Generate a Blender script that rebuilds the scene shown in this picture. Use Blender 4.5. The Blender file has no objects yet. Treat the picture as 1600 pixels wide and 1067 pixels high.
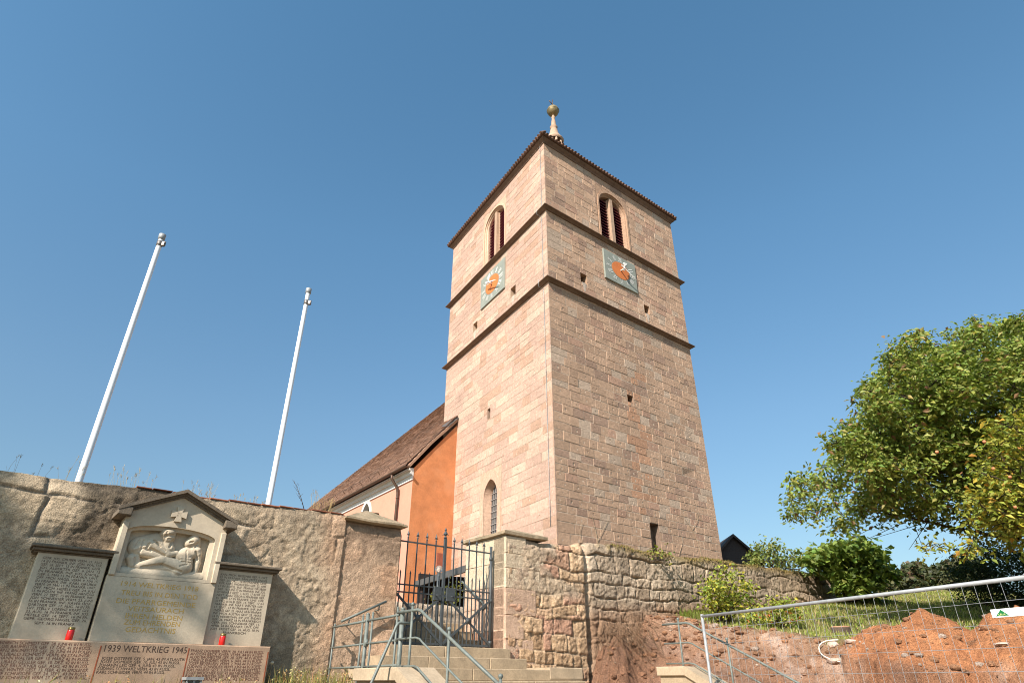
import bpy, bmesh, math, random
import numpy as np
from mathutils import Vector, Matrix, noise as mnoise

S = bpy.context.scene
COL = S.collection
R_ = math.radians
random.seed(7)
RNG = np.random.default_rng(11)

# ------------------------------------------------------------------ camera, sky, sun, exposure
PITCH = 28.745
EYE = np.array([0.0, 0.0, 1.65])
cam_d = bpy.data.cameras.new('camera')
cam_d.sensor_width = 36.0
cam_d.lens = 969.0 / 1600.0 * 36.0
cam_d.clip_start = 0.05
cam_d.clip_end = 3000.0
cam = bpy.data.objects.new('camera', cam_d)
cam.location = EYE
cam.rotation_euler = (R_(90 + PITCH), 0, 0)
COL.objects.link(cam)
S.camera = cam

SUN_D = np.array([1.38, 2.46, -2.2])            # way the light travels
SUN_D = SUN_D / np.linalg.norm(SUN_D)
sun_el = math.asin(-SUN_D[2])
sun_az = math.atan2(-SUN_D[0], -SUN_D[1])         # compass angle of the sun, clockwise from +Y
W = bpy.data.worlds.new('World')
S.world = W
W.use_nodes = True
wn = W.node_tree.nodes; wl = W.node_tree.links
bg = wn['Background']
sky = wn.new('ShaderNodeTexSky')
sky.sky_type = 'NISHITA'
sky.sun_disc = False
sky.sun_elevation = sun_el
sky.sun_rotation = sun_az
sky.altitude = 350
sky.air_density = 1.0
sky.dust_density = 1.3
sky.ozone_density = 1.0
tint = wn.new('ShaderNodeVectorMath'); tint.operation = 'MULTIPLY'    # the clear, slightly teal air of the day, less bright towards the horizon
wtc = wn.new('ShaderNodeTexCoord'); wsp = wn.new('ShaderNodeSeparateXYZ'); wl.new(wtc.outputs['Generated'], wsp.inputs[0])
wrp = wn.new('ShaderNodeValToRGB'); wl.new(wsp.outputs['Z'], wrp.inputs[0])
E = wrp.color_ramp.elements
E[0].position = 0.0; E[0].color = (.40, .44, .42, 1); E[1].position = .85; E[1].color = (.50, .80, .83, 1)
for pos, c in ((.15, (.46, .52, .50, 1)), (.35, (.54, .66, .65, 1)), (.6, (.55, .79, .80, 1))):
    e = E.new(pos); e.color = c
wl.new(sky.outputs[0], tint.inputs[0]); wl.new(wrp.outputs[0], tint.inputs[1]); wl.new(tint.outputs[0], bg.inputs[0])
bg.inputs[1].default_value = 0.135
sun_l = bpy.data.lights.new('sun', 'SUN')
sun_l.energy = 4.4
sun_l.angle = R_(0.53)
sun_l.color = (1.0, 0.92, 0.835)
sun = bpy.data.objects.new('sun', sun_l)
sun.rotation_euler = Vector(SUN_D).to_track_quat('-Z', 'Y').to_euler()
sun.location = (-20, -30, 40)
COL.objects.link(sun)
S.view_settings.view_transform = 'Standard'
S.view_settings.look = 'None'
S.view_settings.exposure = 0.95
S.view_settings.gamma = 1.0
S.render.engine = 'CYCLES'
S.cycles.filter_width = 1.0
S.cycles.max_bounces = 6
S.cycles.diffuse_bounces = 3
S.cycles.transparent_max_bounces = 8

# ------------------------------------------------------------------ surveying helpers (photo pixel -> real place)
F_PX = 969.0
TH = R_(PITCH)
def ray(u, v):
    x = (u - 800) / F_PX; y = -(v - 533.5) / F_PX
    return np.array([x, math.cos(TH) - y * math.sin(TH), math.sin(TH) + y * math.cos(TH)])
def atY(u, v, Y): r = ray(u, v); return EYE + r * (Y / r[1])
def atZ(u, v, z): r = ray(u, v); return EYE + r * ((z - EYE[2]) / r[2])
def atD(u, v, D): return EYE + ray(u, v) * D
def unit(a): a = np.asarray(a, float); return a / np.linalg.norm(a)
UP = np.array([0, 0, 1.0])

class Frame:
    """a vertical plane: a runs along it, z is height, o stands out of it"""
    def __init__(s, o, u, n): s.o = np.array(o, float); s.u = np.array(u, float); s.n = np.array(n, float)
    def pt(s, a, z, o=0.0): return s.o + s.u * a + s.n * o + UP * z
    def px(s, u, v, off=0.0):
        r = ray(u, v); p = s.o + s.n * off
        q = EYE + r * (np.dot(p - EYE, s.n) / np.dot(r, s.n))
        return float(np.dot(q - s.o, s.u)), float(q[2])
def compass(deg): a = R_(deg); return np.array([math.sin(a), math.cos(a), 0]), np.array([math.cos(a), -math.sin(a), 0])
class MemFrame(Frame):
    """the memorial stands a hand's breadth forward of the wall; its drawn sizes are taken down to suit"""
    K = 0.988; A0 = -5.218; Z0 = 1.65
    def pt(s, a, z, o=0.0): return s.o + s.u * (s.A0 + (a - s.A0) * s.K) + s.n * o + UP * (s.Z0 + (z - s.Z0) * s.K)
    def px(s, u, v, off=0.0):
        a, z = Frame.px(s, u, v, off)
        return s.A0 + (a - s.A0) / s.K, s.Z0 + (z - s.Z0) / s.K
u_, n_ = compass(51.1)
FW = Frame((-1.768, 10.5, 0), u_, n_)                     # churchyard wall
FM = MemFrame(FW.pt(0, 0, .11), FW.u, FW.n)
uR, nR = compass(51.15); uL, nL = compass(-31.0); nL = -nL
NC = np.array([1.41, 20.0, 0])
FR = Frame(NC, uR, nR); FL = Frame(NC, uL, nL)            # the two tower faces in view
FG = Frame(NC + uL * 7.54, uR, nR)                        # gable wall of the nave
GC = FG.pt(-2.08, 0)                                      # its outer corner
uN, tN = compass(-36.05)
FN = Frame(GC, uN, -tN)                                   # long side wall of the nave
def un(a, n, z=0.0): return FW.pt(a, z, n)

# ------------------------------------------------------------------ noise
def _h(ix, iy, seed):
    n = (ix.astype(np.int64) * 374761393 + iy.astype(np.int64) * 668265263 + seed * 974711) & 0x7fffffff
    n = ((n ^ (n >> 13)) * 1274126177) & 0x7fffffff
    n = (n ^ (n >> 16)) & 0xffff
    return n / 65535.0
def vnoise(x, y, seed=0):
    x = np.asarray(x, float); y = np.asarray(y, float)
    ix = np.floor(x); iy = np.floor(y); fx = x - ix; fy = y - iy
    fx = fx * fx * (3 - 2 * fx); fy = fy * fy * (3 - 2 * fy)
    a = _h(ix, iy, seed); b = _h(ix + 1, iy, seed); c = _h(ix, iy + 1, seed); d = _h(ix + 1, iy + 1, seed)
    return (a * (1 - fx) + b * fx) * (1 - fy) + (c * (1 - fx) + d * fx) * fy
def fbm(x, y, seed=0, oct=4, gain=0.5):
    t = 0; amp = 1; s = 0
    for k in range(oct):
        t = t + amp * (vnoise(np.asarray(x) * 2 ** k + 17.3 * k, np.asarray(y) * 2 ** k - 9.1 * k, seed + k) - .5) * 2
        s += amp; amp *= gain
    return t / s
def sstep(a, b, x): t = np.clip((x - a) / (b - a), 0, 1); return t * t * (3 - 2 * t)

# ------------------------------------------------------------------ mesh builder
ROOTLOC = {}
class MB:
    def __init__(s): s.v = []; s.f = []; s.c = []; s.sm = []
    def add(s, verts, faces, col=None, smooth=False):
        b = len(s.v)
        verts = np.asarray(verts, float)
        s.v.extend(map(tuple, verts.tolist()))
        if isinstance(faces, np.ndarray): faces = (faces + b).tolist(); s.f.extend(faces)
        else: s.f.extend([[i + b for i in f] for f in faces])
        s.sm.extend([smooth] * len(faces))
        if col is None: col = (1, 1, 1)
        col = np.asarray(col, float)
        if col.ndim == 1: s.c.extend([tuple(col[:3])] * len(verts))
        else: s.c.extend(map(tuple, col[:, :3].tolist()))
    BOXF = [(0, 3, 2, 1), (4, 5, 6, 7), (0, 1, 5, 4), (1, 2, 6, 5), (2, 3, 7, 6), (3, 0, 4, 7)]
    def fbox(s, F, a0, a1, z0, z1, o0, o1, col=None):
        s.add([F.pt(a, z, o) for z in (z0, z1) for (a, o) in ((a0, o0), (a1, o0), (a1, o1), (a0, o1))], MB.BOXF, col)
    def box(s, c, sx, sy, sz, M=None, col=None):
        p = [np.array([x * sx / 2, y * sy / 2, z * sz / 2]) for z in (-1, 1) for (x, y) in ((-1, -1), (1, -1), (1, 1), (-1, 1))]
        if M is not None: p = [M @ q for q in p]
        s.add([np.asarray(c) + q for q in p], MB.BOXF, col)
    def bbox(s, F, a0, a1, z0, z1, o0, o1, b=0.01, col=None):
        """box with chamfered front edges (front is o1)"""
        r = [(a0, z0), (a1, z0), (a1, z1), (a0, z1)]
        i = [(a0 + b, z0 + b), (a1 - b, z0 + b), (a1 - b, z1 - b), (a0 + b, z1 - b)]
        V = [F.pt(a, z, o0) for a, z in r] + [F.pt(a, z, o1 - b) for a, z in r] + [F.pt(a, z, o1) for a, z in i]
        fs = [(3, 2, 1, 0), (8, 9, 10, 11)]
        for k in range(4):
            j = (k + 1) % 4
            fs += [(k, j, 4 + j, 4 + k), (4 + k, 4 + j, 8 + j, 8 + k)]
        s.add(V, fs, col)
    def tube(s, pts, r, n=8, col=None, caps=True, smooth=True):
        pts = [np.asarray(p, float) for p in pts]
        rs = r if hasattr(r, '__len__') else [r] * len(pts)
        V = []; prev = None
        for i, p in enumerate(pts):
            t = (pts[min(i + 1, len(pts) - 1)] - pts[max(i - 1, 0)]); t = t / (np.linalg.norm(t) + 1e-12)
            if prev is None:
                h = np.array([0, 0, 1.0]) if abs(t[2]) < .9 else np.array([1.0, 0, 0])
                x = np.cross(t, h); x /= np.linalg.norm(x)
            else:
                x = prev - t * np.dot(prev, t); x /= np.linalg.norm(x) + 1e-12
            y = np.cross(t, x); prev = x
            for k in range(n):
                a = 2 * math.pi * k / n
                V.append(p + (x * math.cos(a) + y * math.sin(a)) * rs[i])
        fs = []
        for i in range(len(pts) - 1):
            for k in range(n):
                k2 = (k + 1) % n
                fs.append((i * n + k, i * n + k2, (i + 1) * n + k2, (i + 1) * n + k))
        s.add(V, fs, col, smooth)
        if caps:
            b = len(s.v) - len(V)
            s.f.append([b + k for k in range(n)][::-1]); s.sm.append(False)
            b2 = b + (len(pts) - 1) * n
            s.f.append([b2 + k for k in range(n)]); s.sm.append(False)
    def lathe(s, c, prof, n=16, col=None, smooth=True, M=None):
        V = []
        for (r, z) in prof:
            for k in range(n):
                a = 2 * math.pi * k / n
                q = np.array([r * math.cos(a), r * math.sin(a), z])
                if M is not None: q = M @ q
                V.append(np.asarray(c) + q)
        fs = []
        for i in range(len(prof) - 1):
            for k in range(n):
                k2 = (k + 1) % n
                fs.append((i * n + k, i * n + k2, (i + 1) * n + k2, (i + 1) * n + k))
        s.add(V, fs, col, smooth)
    def prism(s, F, poly, o0, o1, col=None):
        n = len(poly)
        V = [F.pt(a, z, o0) for a, z in poly] + [F.pt(a, z, o1) for a, z in poly]
        fs = [list(range(n))[::-1], list(range(n, 2 * n))] + [(k, (k + 1) % n, n + (k + 1) % n, n + k) for k in range(n)]
        s.add(V, fs, col)
    def grid(s, P, col=None, smooth=True):
        m, n = P.shape[:2]
        idx = np.arange(m * n).reshape(m, n)
        f = np.stack([idx[:-1, :-1], idx[:-1, 1:], idx[1:, 1:], idx[1:, :-1]], -1).reshape(-1, 4)
        s.add(P.reshape(-1, 3), f, None if col is None else np.asarray(col).reshape(-1, 3), smooth)
    def build(s, name, m, parent=None, loc=None, fix=None):
        me = bpy.data.meshes.new(name)
        if parent is not None: L = ROOTLOC.get(parent.name, np.zeros(3))
        else: L = np.zeros(3) if loc is None else np.asarray(loc, float)
        V = np.array(s.v, float) - L
        me.from_pydata(V.tolist(), [], s.f)
        me.polygons.foreach_set('use_smooth', s.sm)
        at = me.color_attributes.new('Col', 'FLOAT_COLOR', 'POINT')
        c = np.ones((len(V), 4)); c[:, :3] = np.array(s.c)
        at.data.foreach_set('color', c.ravel())
        if fix is None: fix = len(s.f) < 30000
        if fix:
            bm = bmesh.new(); bm.from_mesh(me)
            bmesh.ops.recalc_face_normals(bm, faces=bm.faces)
            bm.to_mesh(me); bm.free()
        me.materials.append(m)
        ob = bpy.data.objects.new(name, me)
        COL.objects.link(ob)
        if parent is not None:
            ob.parent = parent; ROOTLOC[ob.name] = L
        else:
            ob.location = L; ROOTLOC[ob.name] = L
        return ob
def tag(o, label, cat, group=None, kind=None):
    if label: o['label'] = label
    if cat: o['category'] = cat
    if group: o['group'] = group
    if kind: o['kind'] = kind
    return o
def thing(name, loc, label, cat, group=None):
    o = bpy.data.objects.new(name, None); COL.objects.link(o)
    o.empty_display_size = .2
    o.location = tuple(map(float, loc)); ROOTLOC[o.name] = np.asarray(loc, float)
    return tag(o, label, cat, group)
def copy_tree(o, loc, label=None):
    c = o.copy(); COL.objects.link(c); c.location = tuple(map(float, loc))
    if label: c['label'] = label
    def rec(src, dst):
        for ch in src.children:
            d = ch.copy(); COL.objects.link(d); d.parent = dst; rec(ch, d)
    rec(o, c)
    return c

# ------------------------------------------------------------------ materials
def mat(name, col=None, rough=.85, var=.15, vscale=6.0, big=0.0, bscale=.6, bump=(), metal=0.0, spec=.3, transl=None, speck=0.0, tint=None):
    """col None: the mesh's own colour attribute. var/big: fine and coarse brightness variation. bump: list of (scale, height in m)."""
    m = bpy.data.materials.new(name); m.use_nodes = True
    nt = m.node_tree; N = nt.nodes; L = nt.links
    b = N['Principled BSDF']; out = N['Material Output']
    b.inputs['Roughness'].default_value = rough
    b.inputs['Metallic'].default_value = metal
    b.inputs['Specular IOR Level'].default_value = spec
    tc = N.new('ShaderNodeTexCoord')
    if col is None:
        a = N.new('ShaderNodeAttribute'); a.attribute_name = 'Col'; c = a.outputs['Color']
    else:
        r = N.new('ShaderNodeRGB'); r.outputs[0].default_value = (*col, 1); c = r.outputs[0]
    def noise(scale, detail=4, rgh=.6):
        n = N.new('ShaderNodeTexNoise'); n.inputs['Scale'].default_value = scale; n.inputs['Detail'].default_value = detail
        n.inputs['Roughness'].default_value = rgh
        L.new(tc.outputs['Object'], n.inputs['Vector']); return n.outputs['Fac']
    def times(c, fac, lo, hi, a=.3, b_=.7):
        mr = N.new('ShaderNodeMapRange'); mr.inputs[1].default_value = a; mr.inputs[2].default_value = b_
        mr.inputs[3].default_value = lo; mr.inputs[4].default_value = hi; L.new(fac, mr.inputs[0])
        vm = N.new('ShaderNodeVectorMath'); vm.operation = 'SCALE'
        L.new(c, vm.inputs[0]); L.new(mr.outputs[0], vm.inputs['Scale']); return vm.outputs[0]
    if var: c = times(c, noise(vscale), 1 - var, 1 + var)
    if big: c = times(c, noise(bscale, 5), 1 - big, 1 + big)
    if speck: c = times(c, noise(vscale * 7, 2, .8), 1 - speck, 1 + speck, .35, .65)
    if tint:
        mx = N.new('ShaderNodeMix'); mx.data_type = 'RGBA'
        mr = N.new('ShaderNodeMapRange'); mr.inputs[1].default_value = .5; mr.inputs[2].default_value = .68
        L.new(noise(tint[1], 5), mr.inputs[0]); mr.inputs[4].default_value = tint[2]
        L.new(mr.outputs[0], mx.inputs[0]); L.new(c, mx.inputs[6]); mx.inputs[7].default_value = (*tint[0], 1)
        c = mx.outputs[2]
    L.new(c, b.inputs['Base Color'])
    last = None
    for sc, hgt in bump:
        bp = N.new('ShaderNodeBump'); bp.inputs['Strength'].default_value = 1.0; bp.inputs['Distance'].default_value = hgt
        L.new(noise(sc, 5, .65), bp.inputs['Height'])
        if last is not None: L.new(last, bp.inputs['Normal'])
        last = bp.outputs[0]
    if last is not None: L.new(last, b.inputs['Normal'])
    if transl:
        t = N.new('ShaderNodeBsdfTranslucent')
        mu = N.new('ShaderNodeVectorMath'); mu.operation = 'MULTIPLY'; mu.inputs[1].default_value = (1.25, 1.25, .5)
        L.new(c, mu.inputs[0]); L.new(mu.outputs[0], t.inputs[0])
        mx = N.new('ShaderNodeMixShader'); mx.inputs[0].default_value = transl
        L.new(b.outputs[0], mx.inputs[1]); L.new(t.outputs[0], mx.inputs[2]); L.new(mx.outputs[0], out.inputs[0])
    return m
M = {}
M['ashlar'] = mat('ashlar sandstone', None, .9, .16, 9, .12, .45, [(9, .02), (38, .014)], speck=.2)
M['rubble'] = mat('rubble masonry', None, .92, .22, 10, .14, .7, [(16, .02), (55, .014)], speck=.32)
M['dressed'] = mat('dressed sandstone', (.40, .27, .185), .88, .14, 7, .1, .8, [(30, .004)], speck=.08)
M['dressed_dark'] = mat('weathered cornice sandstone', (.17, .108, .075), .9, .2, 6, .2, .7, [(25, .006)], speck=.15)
M['memorial'] = mat('memorial limestone', (.56, .46, .335), .85, .07, 5, .10, 1.3, [(90, .0012)], speck=.05, tint=((.30, .24, .17), 1.7, .45))
M['memorial_cap'] = mat('weathered memorial coping', (.16, .125, .09), .92, .22, 12, .15, 2, [(40, .004)], speck=.2)
M['slab'] = mat('red sandstone slab', (.40, .265, .175), .88, .10, 8, .14, 2.0, [(80, .0015)], speck=.08, tint=((.42, .35, .26), 2.2, .6))
M['gold'] = mat('gilded letters', (.55, .33, .07), .45, .1, 40, spec=.5)
M['letter'] = mat('dark painted letters', (.085, .05, .035), .8, .2, 30)
M['letter_red'] = mat('red brown painted letters', (.15, .06, .04), .8, .2, 30)
M['groove'] = mat('red groove paint', (.28, .07, .03), .8, .2, 30)
M['plaster_pink'] = mat('pink lime plaster', (.60, .275, .19), .9, .04, 3, .06, .5, [(40, .003)], speck=.03)
M['plaster_orange'] = mat('orange lime plaster', (.52, .205, .085), .9, .10, 3, .18, .5, [(12, .006), (45, .004)], speck=.06, tint=((.56, .27, .14), 1.1, .55))
M['white'] = mat('white painted trim', (.60, .58, .55), .8, .04, 5, .05, 1, [(50, .002)])
M['tile'] = mat('clay roof tile', None, .9, .15, 20, .15, .5, [(60, .004)])
M['lead'] = mat('grey sheet metal', (.17, .15, .135), .5, .15, 6, .1, 1, metal=.6)
M['copper'] = mat('brown weathered copper gutter', (.11, .07, .05), .5, .15, 8, metal=.5)
M['louvre'] = mat('oxblood painted louvre', (.15, .02, .025), .6, .15, 12)
M['dark'] = mat('painted belfry shade', (.012, .01, .009), .95, 0)
M['clock_plate'] = mat('grey green clock plate', (.25, .265, .225), .7, .08, 3, .06, 1, speck=.05)
M['clock_disc'] = mat('orange clock disc', (.55, .17, .05), .7, .08, 3)
M['clock_white'] = mat('white clock paint', (.78, .76, .70), .6, .04, 5)
M['glass'] = mat('leaded window glass', (.05, .055, .06), .15, .3, 5, spec=.8)
M['leadbar'] = mat('lead window bars', (.30, .27, .25), .6, .1, 10)
M['gilt'] = mat('weathered gilded ball', (.25, .195, .10), .55, .3, 6, .25, 2, metal=.4)
M['iron'] = mat('dark grey painted iron', (.055, .062, .065), .5, .2, 25, spec=.45, bump=[(120, .0006)])
M['rail'] = mat('grey green painted steel', (.135, .15, .132), .5, .22, 20, .1, 4, spec=.45, bump=[(90, .0006)])
M['galv'] = mat('galvanised steel', (.30, .305, .305), .55, .15, 18, .12, 3, metal=.15)
M['pole'] = mat('white painted flagpole', (.74, .75, .76), .35, .03, 3, spec=.5)
M['step'] = mat('sandstone step', (.36, .27, .175), .9, .16, 7, .14, 1.4, [(40, .004)], speck=.14)
M['step_pale'] = mat('pale new sandstone', (.40, .305, .205), .9, .14, 5, .10, 1.5, [(40, .003)], speck=.1)
M['cap'] = mat('mossy cap stone', (.30, .225, .145), .93, .22, 9, .2, 1.3, [(20, .01), (70, .004)], speck=.2, tint=((.17, .14, .085), 3, .7))
M['brick'] = mat('red brick coping', None, .9, .2, 20, .1, 2, [(50, .005)])
M['earth'] = mat('bare earth', None, .97, .2, 7, .16, 1.1, [(9, .09), (30, .05), (75, .02)], speck=.3)
M['ground'] = mat('dry ground', (.20, .15, .09), .95, .2, 2, .2, .2, [(8, .02)])
M['leaf'] = mat('leaves', None, .55, .12, 3, transl=.34, spec=.35)
M['bark'] = mat('bark', (.085, .06, .042), .95, .3, 12, bump=[(25, .02)])
M['straw'] = mat('dry grass', None, .9, .1, 20, transl=.25)
M['candle'] = mat('red grave candle', (.72, .015, .01), .25, .04, 20, spec=.6)
M['candle_lid'] = mat('brass candle lid', (.28, .2, .07), .4, .3, 60, metal=.8)
M['sign'] = mat('white plastic sign', (.78, .78, .77), .45, .02, 5)
M['green'] = mat('green print', (.01, .16, .045), .5, 0)
M['yellow'] = mat('pale yellow print', (.75, .68, .3), .5, 0)
M['grey_print'] = mat('pale grey print', (.45, .43, .42), .5, 0)
M['stone_pale'] = mat('pale pinkish stone', (.52, .38, .30), .92, .2, 9, .1, 2, [(14, .02), (60, .006)], speck=.15)
M['wood_dark'] = mat('dark stained boards', (.035, .022, .018), .85, .3, 8, bump=[(30, .006)])
M['tile_dark'] = mat('dark roof tiles', (.045, .034, .032), .8, .3, 12, bump=[(30, .01)])
M['cable'] = mat('white plastic hose', (.66, .62, .52), .5, .1, 10)
M['lampglass'] = mat('clear lamp globe', (.9, .75, .65), .05, 0, spec=.8)
_n = M['lampglass'].node_tree.nodes['Principled BSDF']; _n.inputs['Transmission Weight'].default_value = .85
# ------------------------------------------------------------------ shared shapes
def arch(ac, hw, zs, zsp, zap, n=9, pointed=True):
    w = hw; r = zap - zsp; L = []
    if pointed and r >= w * .98:
        Rr = (r * r + w * w) / (2 * w); a1 = math.acos(max(-1, min(1, (Rr - w) / Rr)))
        for k in range(n + 1):
            t = math.pi - a1 * k / n
            L.append((-w + Rr + Rr * math.cos(t), zsp + Rr * math.sin(t)))
    else:
        for k in range(n + 1):
            t = math.pi - math.pi / 2 * k / n
            L.append((w * math.cos(t), zsp + r * math.sin(t) ** (.93)))
    pts = [(-w, zs)] + L + [(-x, z) for x, z in L[:-1][::-1]] + [(w, zs)]
    return [(ac + x, z) for x, z in pts]
def loft(mb, F, rings, col=None):
    """rings: list of (points, o); open strips between successive rings"""
    n = len(rings[0][0]); V = []
    for pts, o in rings: V += [F.pt(a, z, o) for a, z in pts]
    fs = []
    for i in range(len(rings) - 1):
        for k in range(n - 1):
            fs.append((i * n + k, i * n + k + 1, (i + 1) * n + k + 1, (i + 1) * n + k))
    mb.add(V, fs, col)
def spandrel(mb, F, pts, a0, a1, z1, o, col):
    """plate between an arch line and the rectangle around it"""
    k = len(pts) // 2
    z0 = pts[0][1]
    for side, seq in ((a0, pts[:k + 1]), (a1, pts[k:][::-1])):
        for i in range(len(seq) - 1):
            p, q = seq[i], seq[i + 1]
            mb.add([F.pt(side, p[1], o), F.pt(*p, o), F.pt(*q, o), F.pt(side, q[1], o)], [(0, 1, 2, 3)], col)
    ap = pts[k]
    if z1 > ap[1] + .001: mb.add([F.pt(a0, ap[1], o), F.pt(a1, ap[1], o), F.pt(a1, z1, o), F.pt(a0, z1, o)], [(0, 1, 2, 3)], col)
def cut(rects, h):
    out = []
    for (a0, a1, z0, z1) in rects:
        b0, b1, y0, y1 = h
        if b0 >= a1 or b1 <= a0 or y0 >= z1 or y1 <= z0: out.append((a0, a1, z0, z1)); continue
        if a0 < b0: out.append((a0, b0, z0, z1))
        if a1 > b1: out.append((b1, a1, z0, z1))
        m0, m1 = max(a0, b0), min(a1, b1)
        if z0 < y0: out.append((m0, m1, z0, y0))
        if z1 > y1: out.append((m0, m1, y1, z1))
    return out
def plate_holes(mb, F, a0, a1, z0, z1, holes, o, col):
    A = sorted({a0, a1, *[min(max(x, a0), a1) for h in holes for x in h[:2]]}); Z = sorted({z0, z1, *[min(max(x, z0), z1) for h in holes for x in h[2:]]})
    for i in range(len(A) - 1):
        for j in range(len(Z) - 1):
            ca, cz = (A[i] + A[i + 1]) / 2, (Z[j] + Z[j + 1]) / 2
            if any(h[0] < ca < h[1] and h[2] < cz < h[3] for h in holes): continue
            mb.add([F.pt(A[i], Z[j], o), F.pt(A[i + 1], Z[j], o), F.pt(A[i + 1], Z[j + 1], o), F.pt(A[i], Z[j + 1], o)], [(0, 1, 2, 3)], col)
def ashlar(mb, F, a0, a1, z0, z1, holes, colfn, hr=(.24, .36), lr=(.38, .95), gap=.012, rough=.012, pit=.6, seed=1, base=0.0):
    rg = random.Random(seed)
    z = z0; row = 0
    while z < z1 - .02:
        h = min(rg.uniform(*hr), z1 - z)
        if z1 - (z + h) < .12: h = z1 - z
        a = a0; first = True
        while a < a1 - .02:
            l = rg.uniform(*lr) * (1.25 if h > .3 else 1)
            if first: l = rg.uniform(.35, .95); first = False
            if a1 - (a + l) < .3: l = a1 - a
            for (b0, b1, y0, y1) in ([(a, a + l, z, z + h)] if not holes else _cuts((a, a + l, z, z + h), holes)):
                if b1 - b0 < .05 or y1 - y0 < .05: continue
                c = colfn(rg, (b0 + b1) / 2, (y0 + y1) / 2)
                j = base + max(-.004, min(.013, rg.gauss(.002, rough * .4)))
                g = gap / 2; e = g + rg.uniform(.004, .016) * (1 if rough > .01 else .6)
                # leave exact edges at the wall's corners so both faces meet
                ga0 = 0 if b0 <= a0 + 1e-6 else g; ga1 = 0 if b1 >= a1 - 1e-6 else g
                ea0 = ga0 if ga0 == 0 else e; ea1 = ga1 if ga1 == 0 else e
                if ga0 == 0 or ga1 == 0: j = base + abs(j) * 0
                r1 = [(b0 + ga0, y0 + g), (b1 - ga1, y0 + g), (b1 - ga1, y1 - g), (b0 + ga0, y1 - g)]
                r2 = [(b0 + ea0, y0 + e), (b1 - ea1, y0 + e), (b1 - ea1, y1 - e), (b0 + ea0, y1 - e)]
                r2 = [(p + (rg.uniform(-.006, .006) if 0 < k else 0) * (1 if (ga0 and ga1) else 0), q + rg.uniform(-.006, .006)) for k, (p, q) in enumerate(r2)]
                V = [F.pt(p, q, -.03) for p, q in r1] + [F.pt(p, q, j + (max(-.003, min(.005, rg.gauss(0, rough * .25))) if ga0 and ga1 else 0)) for p, q in r2]
                fs = [(k, (k + 1) % 4, 4 + (k + 1) % 4, 4 + k) for k in range(4)]
                if rg.random() < pit and b1 - b0 > .25 and y1 - y0 > .18:
                    pa = (b0 + b1) / 2 + rg.gauss(0, .05); pz = (y0 + y1) / 2 + rg.gauss(0, .02); s = rg.uniform(.026, .042); dz = rg.uniform(.8, 1.3)
                    q = [(pa - s, pz - s * dz), (pa + s, pz - s * dz), (pa + s, pz + s * dz), (pa - s, pz + s * dz)]
                    V += [F.pt(p, r, j) for p, r in q] + [F.pt(p, r, j - .09) for p, r in q]
                    for k in range(4):
                        n = (k + 1) % 4
                        fs += [(4 + k, 4 + n, 8 + n, 8 + k), (8 + k, 8 + n, 12 + n, 12 + k)]
                    fs.append((12, 13, 14, 15))
                else: fs.append((4, 5, 6, 7))
                mb.add(V, fs, c)
            a += l
        z += h; row += 1
def _cuts(r, holes):
    rs = [r]
    for h in holes: rs = cut(rs, h)
    return rs

# ------------------------------------------------------------------ the church tower
WR, WL_ = 8.84, 9.05
ZB = 2.6
Z1, Z2, Z3 = 15.22, 18.84, 22.78                     # top of each stage's wall
tower = thing('church_tower', (NC[0], NC[1], ZB), 'tall square sandstone church tower with two clocks and red louvred belfry windows', 'church tower')
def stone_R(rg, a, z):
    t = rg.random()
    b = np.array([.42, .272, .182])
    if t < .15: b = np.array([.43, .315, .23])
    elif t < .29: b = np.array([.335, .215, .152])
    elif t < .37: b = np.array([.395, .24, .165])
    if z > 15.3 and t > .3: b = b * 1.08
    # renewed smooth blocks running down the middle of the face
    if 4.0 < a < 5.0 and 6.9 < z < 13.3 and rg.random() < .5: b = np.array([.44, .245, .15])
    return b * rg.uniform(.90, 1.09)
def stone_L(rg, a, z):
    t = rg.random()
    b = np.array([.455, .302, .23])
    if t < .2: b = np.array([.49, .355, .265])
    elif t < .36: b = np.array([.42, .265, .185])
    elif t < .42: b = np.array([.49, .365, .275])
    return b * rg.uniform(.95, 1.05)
BELR = (3.2, 5.36, 19.0, 22.2); BELL = (3.26, 5.52, 19.0, 22.3)
GOTH = (3.5, 5.18, 6.3, 8.95)
sqR = [(1.82, 2.19, 16.06, 16.5), (5.79, 6.16, 16.08, 16.52)]
sqL = [(2.44, 2.86, 16.08, 16.54), (5.89, 6.31, 16.06, 16.5)]
midR = (4.04, 4.38, 11.33, 11.62); midL = (4.48, 4.72, 11.15, 11.6)
door = (4.6, 5.1, 5.7, 6.72)
H_R = [BELR, midR, door] + sqR; H_L = [BELL, GOTH, midL] + sqL
mw = MB()
mortar = (.50, .38, .28)
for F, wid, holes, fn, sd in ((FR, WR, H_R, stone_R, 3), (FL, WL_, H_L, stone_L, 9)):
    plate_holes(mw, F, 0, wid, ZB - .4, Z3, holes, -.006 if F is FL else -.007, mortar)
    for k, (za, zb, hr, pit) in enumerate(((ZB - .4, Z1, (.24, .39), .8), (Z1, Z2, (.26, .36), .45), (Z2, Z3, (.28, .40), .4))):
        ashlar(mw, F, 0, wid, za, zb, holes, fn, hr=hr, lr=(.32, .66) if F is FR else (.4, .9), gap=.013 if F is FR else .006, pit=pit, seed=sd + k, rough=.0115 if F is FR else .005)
# plain hidden faces
bR = FR.pt(WR, 0); bL = FL.pt(WL_, 0)
cF = bR + uL * WL_
for p, q in ((bR, cF), (bL, cF)):
    mw.add([p + UP * (ZB - .4), q + UP * (ZB - .4), q + UP * Z3, p + UP * Z3], [(0, 1, 2, 3)], (.38, .26, .18))
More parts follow.
